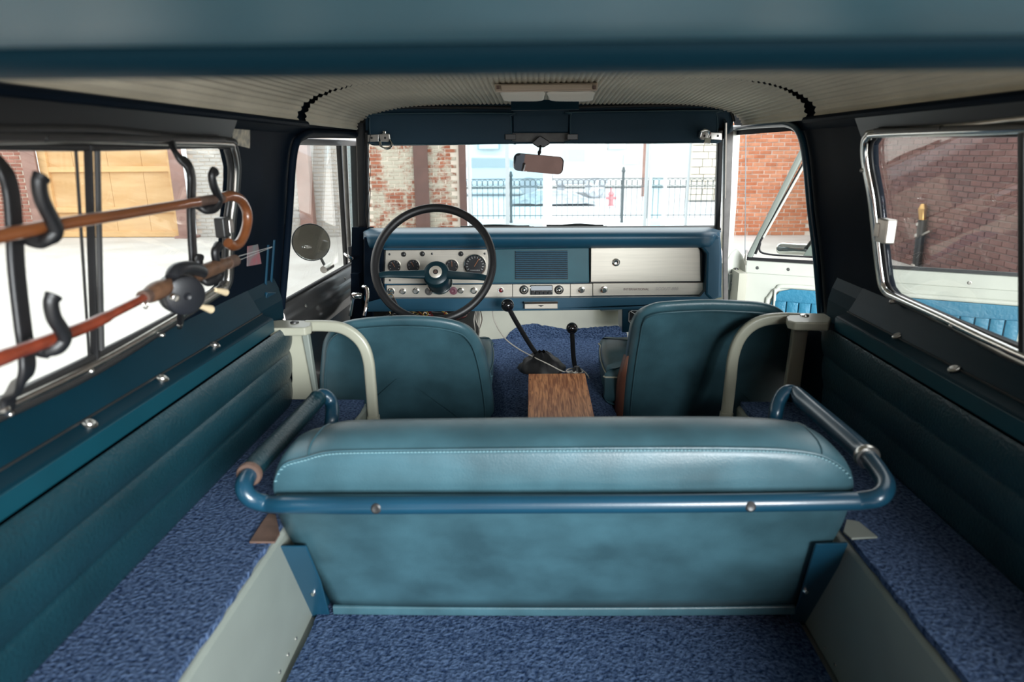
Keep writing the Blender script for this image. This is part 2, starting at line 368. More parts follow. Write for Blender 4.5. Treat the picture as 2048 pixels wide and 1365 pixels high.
bw_w = brick_wall('wall_garage_washed', (fx(385), YF, 0), (1, 0, 0), NX, fx(735)-fx(385), 3.4, (.0, 3.2, .5, 1.9), 'brick_white', 'mortar', 'whitewashed brick garage wall right of the plywood door')
bw_c = brick_wall('wall_garage_front', (fx(735), YF-.05, 0), (1, 0, 0), NX, fx(922)-fx(735), 3.4, (.0, 1.8, .35, 1.75), 'brick_washed', 'mortar', 'peeling whitewashed brick wall seen through the windshield')
bw_r = brick_wall('wall_garage_front_right', (fx(1440)+.12, YF, 0), (1, 0, 0), NX, 5.1-fx(1440)-.12, 3.4, (.15, 1.6, 0, 2.0), 'brick_orange', 'mortar', 'orange brick wall at the far right of the garage')
bw_s = brick_wall('wall_garage_right', (5.1, 12.9, 0), (0, -1, 0), (-1, 0, 0), 12.9, 3.4, (3.2, 5.7, .1, 2.1), 'brick_dark', 'mortar_dark', 'dull dark red brick side wall behind the right window')
# plywood door of the garage
def fbox(u0, u1, z0, z1, y0, y1): x0, x1 = fx(u0), fx(u1); return ((x0+x1)/2, (y0+y1)/2, (z0+z1)/2), (abs(x1-x0), abs(y1-y0), z1-z0)
pd = thing('door_garage', (fx(233), YF, 0), None, None, kind='structure')
pd['label'] = 'plywood clad garage door with horizontal battens'
for u0, u1 in ((105, 160), (160.6, 228), (228.6, 295), (295.6, 350)):
    for z0, z1 in ((0, .52), (.53, 1.26), (1.27, 2.0), (2.01, 3.0)):
        c, d = fbox(u0, u1, z0, z1, YF-.02, YF+.02); obj('plywood_panel', MB().box(c, d), 'plywood', pd, smooth=False, bevel=.004)
for z in (.06, .52, 1.265, 2.0, 2.75):
    c, d = fbox(104, 352, z-.05, z+.05, YF-.07, YF-.02); obj('batten', MB().box(c, d), 'timber', pd, smooth=False, bevel=.005)
for u in (104, 357):
    c, d = fbox(u-3, u+4, 0, 3.0, YF-.09, YF+.02); d = (d[0]+.09, d[1], d[2]); obj('door_post', MB().box(c, d), 'timber', pd, smooth=False, bevel=.006)
def column(name, u0, u1, m, lab, y=YF-.12, k=0):
    x0, x1 = fx(u0), fx(u1); cx = (x0+x1)/2; w = x1-x0
    t = thing(name, (cx, y, 0), lab, None, kind='structure')
    obj('web', MB().box((cx, y, 1.7), (w*.35, .16, 3.4)), m, t, smooth=False)
    obj('flange', MB().box((cx, y-.09, 1.7), (w, .02, 3.4)), m, t, smooth=False, bevel=.003)
    obj('base_plate', MB().box((cx, y, .02), (w*1.5, .3, .04)), m, t, smooth=False, bevel=.003)
    return t
column('trim_1', 74, 101, 'steel_pink', 'faded pink steel column left of the plywood door')
column('trim_2', 360, 386, 'steel_pink', 'faded pink steel column right of the plywood door')
column('trim_3', 834, 862, 'steel_brown', 'brown steel column in the middle of the peeling brick wall')
column('trim_4', 922, 936, 'steel_brown', 'brown steel column at the edge of the storefront')
# slanted downpipe and pale pilaster outside the driver window
pl = MB().box(((fx(612)+fx(632))/2, YF-.25, 1.7), (.24, .2, 3.4)); obj('trim_5', pl, 'steel_pink', kind='structure', smooth=False, bevel=.005, label='pale brown column standing beyond the driver window')
# storefront frames
fr = thing('window_storefront', (fx(1180), YF+.05, 0), 'white framed glass storefront ahead of the windshield', None, kind='structure')
for u, w, m in ((940, .06, 'white_frame'), (1015, .07, 'grey_frame'), (1095, .17, 'white_frame'), (1291, .05, 'grey_frame'), (1299, .05, 'white_frame'), (1329, .05, 'white_frame'), (1374, .035, 'grey_frame'), (1437, .05, 'white_frame')):
    x = aty(u, 400, YF+.05).x; obj('frame_post', MB().box((x, YF+.05, 1.7), (w, .09, 3.4)), m, fr, smooth=False, bevel=.004)
obj('header', MB().box((fx(1180), YF+.05, 3.3), (fx(1440)-fx(936), .12, .3)), 'white_frame', fr, smooth=False)
for u0, u1 in ((941, 1014), (1016, 1094), (1300, 1328)):
    x0, x1 = fx(u0), fx(u1); obj('pane', MB().box(((x0+x1)/2, YF+.05, 1.6), (x1-x0-.06, .008, 3.0)), 'door_glass', fr, smooth=False)
# iron fence
YFN = 15.3
def fnx(u): return aty(u, 400, YFN).x
zt = Z0-.60; zr2 = Z0-.775; zb = .12
fe = thing('iron_fence', (fnx(1190), YFN, 0), 'black iron fence with a row of rings along its top', 'fence')
for z in (zt, zr2, zb+.04): obj('rail', MB().box((fnx(1190), YFN, z), (fnx(1520)-fnx(860), .02, .018)), 'iron', fe, smooth=False)
bar = None; ring = None; x = fnx(860); i = 0
while x < fnx(1520):
    if bar is None:
        bar = bpy.data.meshes.new('bar'); m = MB().box((0, 0, (zr2+zb)/2), (.012, .012, zr2-zb+.06)); bar.from_pydata(m.v, [], m.f); bar.materials.append(M['iron'])
        ring = bpy.data.meshes.new('ring'); m = MB().tube(circ((0, 0, (zt+zr2)/2), .068, 16), .007, 5, closed=True); ring.from_pydata(m.v, [], m.f); ring.materials.append(M['iron'])
    o = link('bar', bar, fe); o.location = (x-fnx(1190), 0, 0)
    if i % 2 == 0 or 1: o = link('ring', ring, fe); o.location = (x-fnx(1190)+.058, 0, 0)
    x += .1165; i += 1
for u, h in ((1245, 1.08), (1022, 1.0), (1545, 1.0)):
    p = MB().rev((fnx(u), YFN, 0), (0, 0, 1), [(0, .035), (.05, .035), (.05, .03), (h, .03), (h+.01, .045), (h+.04, .045), (h+.06, .03), (h+.1, .03), (h+.12, 0)], 12); obj('post', p, 'iron', fe)
# yard beyond
hx = aty(1222, 400, 20).x
hy = thing('fire_hydrant', (hx, 20, 0), 'red fire hydrant standing behind the iron fence', 'hydrant')
obj('barrel', MB().rev((hx, 20, 0), (0, 0, 1), [(0, .10), (.03, .10), (.03, .07), (.30, .07), (.31, .09), (.34, .09), (.38, .07), (.42, .03), (.43, .02), (.50, .02)], 16), 'hydrant_red', hy)
obj('nozzle', MB().rev((hx-.15, 20, .22), (1, 0, 0), [(0, .03), (.02, .04), (.28, .04), (.3, .03)], 12), 'hydrant_red', hy)
obj('front_nozzle', MB().rev((hx, 19.87, .22), (0, 1, 0), [(0, .04), (.02, .05), (.08, .05)], 12), 'hydrant_red', hy)
bld = thing('office_building', (3, 30, 0), 'white building across the street with pale windows', 'building')
obj('facade', MB().box((2, 30.6, 3.5), (34, 1, 7)), 'white_wall', bld, smooth=False)
for u0, u1, v0, v1, Yb in ((1130, 1158, 325, 343, 29.9), (955, 1000, 270, 300, 29.9), (1215, 1255, 262, 300, 29.9), (1245, 1280, 310, 330, 29.9)):
    a = aty(u0, v1, Yb); b = aty(u1, v0, Yb); c = (a+b)/2; d = (b.x-a.x, .1, b.z-a.z)
    w_ = obj('window', MB().box(c, d), 'grey_frame', bld, smooth=False); obj('pane', MB().box(c+V((0, -.06, 0)), (d[0]*.85, .02, d[2]*.85)), 'car_white', w_, smooth=False)
a = aty(1190, 300, 29.9); obj('window_lintel', MB().box((a.x, 29.85, a.z), (1.0, .2, .14)), 'steel_pink', bld, smooth=False)
a = aty(1187, 330, 29.9); obj('wall_vent', MB().box((a.x, 29.85, a.z), (.55, .15, .45)), 'grey_frame', bld, smooth=False)
# brick pier beyond the fence
a = aty(1285, 400, 24); obj('brick_pier', MB().box((a.x, 24, 1.1), (.10, .10, 2.2)), 'steel_pink', label=None, smooth=False); tag(bpy.data.objects['brick_pier'], 'thin red post standing across the street right of the hydrant', 'post')
# stone wall on the right beyond
st = thing('stone_wall', (aty(1415, 400, 22).x+1.5, 22, 0), 'pale rough stone wall beyond the fence on the right', 'wall')
x0 = aty(1378, 400, 22).x
sm = MB().box((x0+2.5, 22.3, 1.75), (5, .5, 3.5)); obj('backing', sm, 'mortar', st, smooth=False)
random.seed(3)
z = 0
while z < 3.4:
    hh = random.uniform(.16, .26); x = x0
    while x < x0+2.2:
        ww = random.uniform(.22, .5); obj('stone', MB().box((x+ww/2, 22.02+random.uniform(-.02, .02), z+hh/2), (ww-.025, .1, hh-.025)), 'stone_wall', st, smooth=False, bevel=.012); x += ww
    z += hh
# parked off-roader seen from behind, spare wheel on its back
cx = aty(1165, 400, 24).x
cr = thing('parked_car', (cx, 24, 0), 'white parked off-road car with a spare wheel on its back', 'car')
body = [V((cx-1.0, 24, .42)), V((cx+.85, 24, .42)), V((cx+.85, 24, 1.0)), V((cx+.78, 24, 1.75)), V((cx-.92, 24, 1.75)), V((cx-1.0, 24, 1.0))]
obj('body', MB().prism(body, (0, 3.6, 0)), 'car_white', cr, smooth=False, bevel=.08)
obj('rear_window', MB().box((cx-.35, 23.99, 1.38), (.8, .04, .42)), 'grey_frame', cr, smooth=False, bevel=.03)
obj('bumper', MB().box((cx-.05, 23.93, .52), (1.8, .16, .14)), 'car_grey', cr, smooth=False, bevel=.03)
for sxx in (-.75, .6):
    wv = MB().rev((cx+sxx-.1, 24.6, .36), (1, 0, 0), [(0, .2), (0, .34), (.04, .36), (.2, .36), (.24, .34), (.24, .2)], 20); obj('wheel', wv, 'car_grey', cr)
sw_c = aty(1190, 375, 23.8)
sp = obj('spare_wheel', MB().rev(sw_c+V((0, -.1, 0)), (0, 1, 0), [(0, .2), (-.02, .3), (.02, .34), (.16, .34), (.2, .3), (.2, .1)], 24), 'car_grey', cr)
obj('spare_hub', MB().rev(sw_c+V((0, -.13, 0)), (0, 1, 0), [(0, .05), (0, .12), (.04, .14), (.1, .14)], 16), 'car_white', sp)
for k in range(5):
    a_ = k*2*math.pi/5; obj('spoke', MB().box(sw_c+V((math.cos(a_)*.18, -.12, math.sin(a_)*.18)), (.16, .03, .07), Matrix.Rotation(-a_, 3, 'Y')), 'car_white', sp, smooth=False)
mo = MB()
rows = []
for j in range(9):
    rows.append([V((aty(1105, 400, 20.5).x+(i/16-.5)*2.6, 20.4+j/8*1.6, .02+.38*max(0, 1-((i/8-1)**2))*math.sin(math.pi*j/8)+random.uniform(0, .03))) for i in range(17)])
mo.grid(rows); tag(obj('gravel_mound', mo, 'grey_mound'), 'low grey gravel mound left of the fire hydrant', 'gravel')
# low slab and pale parked saloon to the left
cx = aty(985, 400, 25).x
sa = thing('parked_saloon', (cx, 25, 0), 'pale blue car parked across the street behind the left fence bars', 'car')
prof = [(-2.1, .35), (2.1, .35), (2.15, .75), (1.3, .95), (.7, 1.35), (-.8, 1.38), (-1.5, .98), (-2.1, .85)]
obj('body', MB().prism([V((cx+a_, 25, b_)) for a_, b_ in prof], (0, 1.7, 0)), 'car_pale', sa, smooth=False, bevel=.06)
obj('side_window', MB().prism([V((cx+a_, 24.99, b_)) for a_, b_ in ((-1.2, .98), (1.05, .98), (.6, 1.28), (-.75, 1.3))], (0, -.02, 0)), 'grey_frame', sa, smooth=False)
for s_ in (-1.3, 1.3): obj('wheel', MB().rev((cx+s_, 24.95, .32), (0, 1, 0), [(0, .12), (0, .3), (.03, .32), (.2, .32)], 18), 'car_grey', sa)
# hose pipe standing against the dark side wall
def rwp(u, v): return atx(u, v, 5.02)
pp = thing('standpipe', rwp(1835, 545)-V((0, 0, .35)), 'black rubber hose on a brass valve against the dark brick wall', 'pipe')
hp = cat([rwp(1830, 560)-V((0, 0, .3)), rwp(1833, 530), rwp(1838, 490), rwp(1842, 462), rwp(1845, 440)], 5)
obj('hose', MB().tube(hp, .055, 12), 'black_rubber', pp)
obj('valve', MB().tube([rwp(1845, 442), rwp(1845, 425), rwp(1846, 418), rwp(1847, 408)], [.045, .05, .06, .03], 10), 'brass', pp)
for v_ in (530, 470, 448): obj('clamp', MB().tube([rwp(1832+(530-v_)*.12, v_+4), rwp(1832+(530-v_)*.12, v_-2)], .062, 12), 'aluminium', pp)
obj('valve_handle', MB().tube([rwp(1845, 470), rwp(1862, 462)], .02, 8), 'aluminium', pp)
# ------------------------------------------------------------------ vehicle shell
YR, YB = .26, 1.68                       # rear opening and end of the quarter panels
YWT, YWB = 2.50, 2.64                    # windshield top and bottom
def wsp(u, v): return atp(u, v, (0, YWT, Z0+.02), (0, .31, .14))    # raked windshield plane
WIN_L = [(-60, 288), (100, 287), (300, 289), (440, 290), (452, 300), (459, 332), (459, 360), (456, 400), (451, 440), (448, 500), (446, 553), (441, 570), (431, 580), (351, 628), (211, 704), (29, 793), (-60, 838)]
WIN_R = [(2110, 262), (2048, 265), (1900, 268), (1766, 271), (1752, 276), (1744, 290), (1745, 330), (1758, 401), (1768, 499), (1775, 555), (1780, 574), (1790, 587), (1810, 597), (1900, 636), (2044, 700), (2110, 728)]
DR_L = [(718, 277), (660, 276), (616, 277), (602, 284), (592, 299), (586, 343), (581, 416), (575, 504), (569, 606)]
DR_R = [(1452, 265), (1520, 260), (1571, 258), (1590, 265), (1602, 288), (1609, 340), (1615, 419), (1625, 514), (1634, 624)]
def shell(s):
    nm = 'left' if s < 0 else 'right'
    win = [side_pt(u, v, s) for u, v in (WIN_L if s < 0 else WIN_R)]
    dr = [side_pt(u, v, s) for u, v in (DR_L if s < 0 else DR_R)]
    def q(y, z): return P(s*sx(z), y, z)
    zf = dr[0].z-Z0; yend = 2.60
    outer = [q(YR, .085), q(yend, .085), q(yend, zf)]+dr+[q(dr[-1].y, -.50), q(YR, -.50)]
    # fix window rear end
    win = [V((p.x, .45, p.z)) if (u >= 2110 or u <= -60) else p for p, (u, v) in zip(win, WIN_L if s < 0 else WIN_R)]
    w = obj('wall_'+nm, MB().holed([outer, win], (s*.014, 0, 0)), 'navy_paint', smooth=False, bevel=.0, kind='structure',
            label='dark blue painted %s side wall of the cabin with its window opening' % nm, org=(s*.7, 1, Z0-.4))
    # grey steel strip over the window
    st = MB().prism([P(s*.660, YR, .071), P(s*.684, YR, .020), P(s*.70, YR, .020), P(s*.70, YR, .071)], (0, (1.47 if s < 0 else 1.62)-YR, 0))
    obj('roof_rail', st, 'dark_metal', w, smooth=False, bevel=.003, label='grey steel strip above the window')
    obj('rail_trim', MB().tube([P(s*.652, YR, .071), P(s*.652, 1.88, .071)], .008, 8), 'navy_paint', w)
    # ledge under the window
    prof = [(.768, -.328), (.752, -.362), (.737, -.392), (.7345, -.3955), (.7125, -.404), (.708, -.407), (.7085, -.441), (.80, -.441), (.80, -.328)]
    yb = 1.66 if s < 0 else 1.69
    obj('ledge_end', MB().prism([P(s*x, 1.60, z) for x, z in ((.768, -.328), (.755, -.362), (.748, -.395), (.748, -.45), (.80, -.45), (.80, -.328))], (0, .24, 0)), 'ledge_paint', w, smooth=False, bevel=.002)
    obj('lower_post', MB().box(P(s*(.752 if s < 0 else .744), 1.80 if s < 0 else 1.84, -.71), (.055 if s < 0 else .07, .16 if s < 0 else .24, .49)), 'navy_paint', w, smooth=False, bevel=.003)
    obj('window_ledge', MB().prism([P(s*x, YR, z) for x, z in prof], (0, yb-YR, 0)), 'ledge_paint', w, smooth=False, bevel=.002)
    obj('ledge_band', MB().prism([P(s*.7115, YR, -.4075), P(s*.7072, YR, -.409), P(s*.7078, YR, -.440), P(s*.7115, YR, -.440)], (0, yb-YR-.001, 0)), 'teal_band', w, smooth=False)
    obj('ledge_step', MB().box(P(s*.735, (YR+yb)/2, -.3935), (.003, yb-YR, .003)), 'dark_metal', w, smooth=False)
    # fasteners on the ledge and on the window frame
    for u, v in ((430, 690), (325, 757), (180, 848)) if s < 0 else ((1795, 672), (1908, 738)):
        c = atp(u, v, (s*.725, 0, Z0-.3965), (-s*.44, 0, .9)); f = MB().rev(c, (-s*.44, 0, .9), [(-.002, .011), (.001, .011), (.002, .008), (.004, .007), (.004, .003), (.002, .0)], 16)
        obj('fastener', f, 'aluminium', w)
    # pleated vinyl side panel
    rows = []; n = 44; bounds = [(-.442, -.520, .014), (-.520, -.597, .010), (-.597, -.672, .007)]
    ye = 1.80; NY = 40
    for j in range(NY+1):
        y = YR+(ye-YR)*(1-(1-j/NY)**1.0); e = min(1, (ye-y)/.10); k = math.sqrt(max(0, 1-(1-e)**2))
        row = []
        for (a, b, h) in bounds:
            for i in range(15):
                t = i/15; z = a+(b-a)*t; bul = (math.sin(math.pi*t)**.6)*h*(1 if s < 0 else .3); d = .7085-(.006+bul)*k+.03*(1-k)+.012*((z+.44)/-.23); row.append(P(s*d, y, z))
        row.append(P(s*.73, y, -.674)); rows.append(row)
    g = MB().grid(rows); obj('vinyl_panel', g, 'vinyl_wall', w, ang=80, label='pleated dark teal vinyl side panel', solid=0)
    # beige end behind the pad and the rear body post
    obj('lower_skin', MB().box(P(s*.785, (YR+1.82)/2, -.68), (.02, 1.82-YR, .56)), 'navy_paint', w, smooth=False)
    # pillar bumps: soft raised roll next to the door seal
    seal_u = [(721, 262), (680, 258), (640, 256), (616, 257), (600, 266), (590, 284), (583, 328), (578, 416), (569, 533), (558, 628)] if s < 0 else [(1447, 252), (1500, 243), (1550, 238), (1580, 239), (1597, 250), (1608, 277), (1617, 325), (1627, 419), (1640, 514), (1648, 624)]
    sp_ = cat([side_pt((u+d[0])/2, (v+d[1])/2, s, .012) for (u, v), d in zip(seal_u, [(DR_L, DR_R)[s > 0][i] for i in (0, 1, 2, 2, 3, 4, 5, 6, 7, 8)])], 6)
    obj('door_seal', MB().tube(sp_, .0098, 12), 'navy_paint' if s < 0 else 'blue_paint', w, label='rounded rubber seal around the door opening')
    # vertical ribs of the pillar
    if s < 0: pts = [[(548, 480), (537, 628)], [(536, 490), (527, 628)]]
    else: pts = []
    for pr in pts:
        obj('pillar_rib', MB().tube([side_pt(u, v, s, .001) for u, v in pr], .004, 8), 'blue_paint' if s < 0 else 'navy_paint', w)
    if s < 0:
        a, b, c, d = [side_pt(u, v, s, .010) for u, v in ((528, 585), (548, 585), (545, 622), (517, 624))]
        obj('pillar_plate', MB().prism([a, b, c, d], (.01, 0, 0)), 'blue_paint', w, smooth=False, bevel=.002)
    return w
wall_l = shell(-1); wall_r = shell(1)
# stickers on the left pillar
def sidetag(name, uv, m, parent, s=-1, label=None): return obj(name, MB().prism([side_pt(u, v, s, .004) for u, v in uv], (s*.002, 0, 0)), m, parent, smooth=False, label=label)
sidetag('paper_label', ((467, 249), (500, 257), (500, 297), (467, 289)), 'paper', wall_l, label='yellowed paper label high on the pillar')
sidetag('sticker', ((496, 493), (516, 489), (523, 528), (495, 533)), 'sticker', wall_l, label='worn red and grey sticker')
# windows
def ring_frame(name, pts, r, m, parent, closed=False, off=(0, 0, 0), sec=None):
    pts = [V(p)+V(off) for p in pts]
    if sec: return obj(name, MB().sweep(pts, sec, up=(1, 0, 0), closed=closed), m, parent)
    return obj(name, MB().tube(pts, r, 10, closed=closed), m, parent)
for s, uv, n in ((-1, WIN_L, 1), (1, WIN_R, 2)):
    pts = [side_pt(u, v, s) for u, v in uv]; pts = [V((p.x, .45, p.z)) if (u >= 2110 or u <= -60) else p for p, (u, v) in zip(pts, uv)]
    c = V((s*.73, 1.0, Z0-.16)); w = thing('window_%d' % n, c, ('sliding window in the left cabin wall' if s < 0 else 'fixed window in the right cabin wall'), None, kind='structure')
    sm_ = cat(pts, 4)
    def grow(p, k, o): d = p-V((c.x, c.y, c.z)); l = d.length; q = p+V((0, d.y/l*k, d.z/l*k)); q.x = s*sx(q.z-Z0, o); return q
    if s > 0:
        ring_frame('outer_frame', [grow(p, .022, .006) for p in sm_], .008, 'aluminium', w)
        ring_frame('frame', [grow(p, .007, .010) for p in sm_], .008, 'chrome', w)
        ring_frame('gasket', [grow(p, -.003, .002) for p in sm_], .004, 'black_rubber', w)
    else:
        for i_, (gr, of, rr_, mm_) in enumerate(((.020, .008, .008, 'dark_metal'), (.007, .010, .0075, 'aluminium'), (-.005, .004, .006, 'dark_metal'))):
            ring_frame('frame', [grow(p, gr, of) for p in sm_], rr_, mm_, w)
    xg = [V((p.x+s*.006, p.y, p.z)) for p in pts]
    obj('pane', MB().prism(xg, (s*.004, 0, 0)), 'window_glass' if s < 0 else 'dusty_glass', w, smooth=False)
    # flat drip channel across the top
    if s < 0: a, b = side_pt(-60, 272, s, .014), side_pt(447, 280, s, .014)
    else: a, b = side_pt(1752, 262, s, .014), side_pt(2100, 252, s, .014)
    obj('top_channel', MB().sweep([a, b], rsec(.010, .010, .2), up=(0, 0, 1)), 'dark_metal', w)
    if s < 0:
        for (u0, v0, u1, v1, wd, m_, of_, dp_) in ((194, 289, 204, 720, .010, 'post_grey', .005, .005), (176, 289, 190, 720, .004, 'black_rubber', .006, .012), (151, 289, 179, 722, .003, 'dark_metal', .003, .004)):
            obj('divider', MB().sweep([side_pt(u0, v0, s, of_), side_pt(u1, v1, s, of_)], rsec(wd, dp_, .2), up=(1, 0, 0)), m_, w)
    else:
        obj('divider', MB().sweep([side_pt(2049, 262, s, .006), side_pt(2049, 705, s, .006)], rsec(.014, .014, .2), up=(1, 0, 0)), 'dark_metal', w)
    # latch block on the front edge
    u, v = (445, 455) if s < 0 else (1772, 462)
    p = side_pt(u, v, s, .016); lt = obj('latch', MB().box(p, (.022, .045 if s > 0 else .03, .052 if s > 0 else .042)), 'aluminium' if s > 0 else 'dark_metal', w, smooth=False, bevel=.003)
    obj('latch_tab', MB().box(p+V((-s*.008, .018, 0)), (.01, .02, .03)), 'aluminium', lt, smooth=False, bevel=.002)
    for u, v in (((93, 277), (345, 278), (185, 743), (327, 671), (23, 829)) if s < 0 else ((1880, 256), (1901, 652), (1781, 604), (1722, 341))):
        p = side_pt(u, v, s, .018); obj('screw', MB().rev(p, (-s, 0, 0), [(-.012, .0045), (0, .0045), (.002, .003), (.003, 0)], 10), 'aluminium' if v > 300 else 'dark_metal', w)
# ------------------------------------------------------------------ ceiling: ribbed headliner
def roofz(x, y):
    k = min(1, abs(x)/.662); zc = .185-.03*max(0, (y-1.6)/.85)**1.5
    return .072+(zc-.072)*(max(0, 1-k**5))**(1/2.4)
def arcpts(n=1600):
    out = []
    for i in range(n+1):
        th = math.pi*i/n; c, q = math.cos(th), math.sin(th); out.append((-math.copysign(abs(c)**(2/5), c)*.6619, abs(q)**(2/2.4)))
    return out
ARC = arcpts()
def zcen(y): return .185-.03*max(0, (y-1.6)/.85)**1.5
def headliner(name, y0, y1, label, gapend):
    pitch = .0145; L_ = [0]; zc = .11
    for a, b in zip(ARC, ARC[1:]): L_.append(L_[-1]+math.hypot(b[0]-a[0], (b[1]-a[1])*zc))
    tot = L_[-1]; nr = int(tot/pitch)*4; j = 0; cols = []
    for i in range(nr+1):
        d = tot*i/nr
        while j < len(ARC)-2 and L_[j+1] < d: j += 1
        f = (d-L_[j])/max(1e-9, L_[j+1]-L_[j]); x = ARC[j][0]+(ARC[j+1][0]-ARC[j][0])*f; zf = ARC[j][1]+(ARC[j+1][1]-ARC[j][1])*f
        tx, tz_ = ARC[j+1][0]-ARC[j][0], (ARC[j+1][1]-ARC[j][1])*zc; l = math.hypot(tx, tz_) or 1
        cols.append((x, zf, tz_/l, -tx/l, (0, .7, 1, .7)[i % 4]))
    rows = []; ny = 26
    for jy in range(ny+1):
        row = []
        for (t, zf, nx_, nz_, h) in cols:
            a0, a1 = y0, y1
            e = max(0, (abs(t)-.50)/.16)**1.3
            if gapend == 1: a1 = y1-.030*e-(.006*math.sin(t*90+zf*20) if e > 0 else 0)
            if gapend == 0: a0 = y0+.030*e+(.006*math.sin(t*70+zf*26) if e > 0 else 0)
            y = a0+(a1-a0)*jy/ny; z = .072+(zcen(y)-.072)*zf
            row.append(P(t+nx_*h*.005, y, z+nz_*h*.005+.002*math.sin(y*9+t*5)*zf))
        rows.append(row)
    return obj(name, MB().grid(rows), 'headliner', None, ang=180, kind='structure', label=label, solid=0)
headliner('ceiling', .50, 1.862, 'cream ribbed headliner over the rear of the cabin', 1)
headliner('ceiling_front', 1.864, 2.47, 'cream ribbed headliner over the front seats', 0)
rf = [[P(x*1.03, y, .078+(zcen(y)-.072)*zf+.014*zf-(.03 if zf < .02 else 0)) for x, zf in ARC[::20]] for y in (YR, 1.0, 1.86, 2.2, 2.5, 2.62)]
tag(obj('roof', MB().grid(rf), 'navy_paint', solid=.006), 'dark blue steel roof skin above the headliner', None, kind='structure')
# ------------------------------------------------------------------ rear header beam above the camera
prof = [(.16, .052), (.20, .0515), (.30, .0525), (.375, .0535), (.385, .056), (.39, .07), (.39, .15), (.16, .15)]
hb = obj('trim_header', MB().sweep([P(-.70, 0, 0), P(.70, 0, 0)], [(-a, b) for a, b in prof], up=(0, 0, 1)), 'header_paint', kind='structure', bevel=.002, label='blue painted header beam across the rear opening above the camera')
obj('weather_seal', MB().sweep([P(-.69, 0, 0), P(.69, 0, 0)], [(-a, b) for a, b in ((.388, .0565), (.39, .050), (.396, .0462), (.408, .0435), (.43, .0430), (.446, .0445), (.452, .052), (.452, .10), (.388, .10))], up=(0, 0, 1)), 'seal_navy', hb, bevel=.002, label='dark lip along the forward edge of the header')  # strip added for the dark band, its reflection put into the colour
# ------------------------------------------------------------------ floor, wheel wells
fl = obj('floor', MB().box(P(0, 1.45, -.975), (1.55, 2.4, .03)), 'well_paint', kind='structure', smooth=False, label='painted steel cabin floor under the carpets')
def ragged(x0, y0, y1, n, amp): return [(x0+random.uniform(-amp, amp), y0+(y1-y0)*i/n) for i in range(n+1)]
def carpet(name, edge_pts, z, th, label, parent=None, cat_='carpet', mt='carpet'):
    c = MB().prism([V((x, y, Z0+z)) for x, y in edge_pts], (0, 0, th)); o = obj(name, c, mt, parent, smooth=False)
    return tag(o, label, cat_) if parent is None else tag(o, label)
for s in (-1, 1):
    y1 = 1.79
    pr = [P(s*.518, YR, -.958), P(s*.512, YR, -.69), P(s*.517, YR, -.682), P(s*.76, YR, -.682), P(s*.76, YR, -.958)]
    wb = obj('wheel_housing', MB().prism(pr, (0, y1-YR, 0)), 'well_paint', fl, smooth=False, bevel=.006, label='%s wheel housing of grey-beige painted steel' % ('left' if s < 0 else 'right'))
    ed = ragged(s*.519, YR, y1-.01, 70, .0025)+[(s*.725, y1-.01), (s*.725, YR)]
    carpet('side_carpet', ed, -.681, .012, 'blue loop carpet on top of the %s wheel housing' % ('left' if s < 0 else 'right'))
    obj('hinge_plate', MB().prism([atz(u, v, -.669) for u, v in (((537, 1031), (552, 1033), (560, 1071), (550, 1088), (499, 1088), (523, 1050)) if s < 0 else ((1693, 1043), (1717, 1047), (1755, 1078), (1703, 1081), (1686, 1067)))], (0, 0, .004)), 'rust_brown' if s < 0 else 'well_paint', wb, smooth=False, bevel=.001, label='bare metal patch beside the seat')
    for i_ in range(5): obj('rivet', MB().rev(P(s*.5165, .95+i_*.045, -.93), (-s, 0, 0), [(-.002, .003), (.001, .003), (.002, 0)], 8), 'aluminium', wb)
ed = [(-.505, .3)]+[(-.505+random.uniform(-.002, .002), .3+i*.04) for i in range(1, 36)]+[(.505, 1.72), (.505, .3)]
carpet('cargo_carpet', ed, -.959, .012, 'blue loop carpet on the cargo floor in front of the camera')
carpet('front_carpet', [(-.66, 1.82), (-.14, 1.82), (-.14, 2.85), (-.66, 2.85)], -.959, .01, 'blue carpet on the driver footwell floor')
carpet('passenger_carpet', [(.24, 1.82), (.66, 1.82), (.66, 2.85), (.24, 2.85)], -.959, .01, 'blue carpet on the passenger footwell floor')
# tunnel and firewall
def tz(y): return -.785 + (.03*max(0, (y-2.45)/.4)**1.2)
tun = [(-.30, -.955), (-.27, -.84), (-.20, -.795), (-.12, -.785), (.16, -.785), (.24, -.795), (.31, -.84), (.34, -.955)]
rows = [[P(x*(.52+.6*max(0, (y-1.8)/.9)), y, z+(tz(y)+.785 if z > -.9 else 0)) for x, z in tun] for y in [1.80+.05*i for i in range(23)]]
obj('trim_tunnel', MB().grid(rows), 'beige_paint', kind='structure', label='beige painted transmission tunnel between the seats', solid=.004)
rows = []
for i in range(60):
    y = 1.82+i*(2.86-1.82)/59; row = []
    for k in range(49):
        f = k/48; q = f*(len(tun)-1); a = int(min(q, len(tun)-2)); t = q-a
        x = tun[a][0]*(1-t)+tun[a+1][0]*t; z = tun[a][1]*(1-t)+tun[a+1][1]*t
        x *= (.52+.6*max(0, (y-1.8)/.9))
        yy = y
        # ragged, scalloped front edge
        lim = 2.745
        yy = min(y, lim-.0008*(59-i))
        row.append(P(x, yy, z+(tz(yy)+.785)+.012))
    rows.append(row)
tag(obj('tunnel_carpet', MB().grid(rows), 'carpet'), 'blue loop carpet over the transmission tunnel under the gear levers', 'carpet')
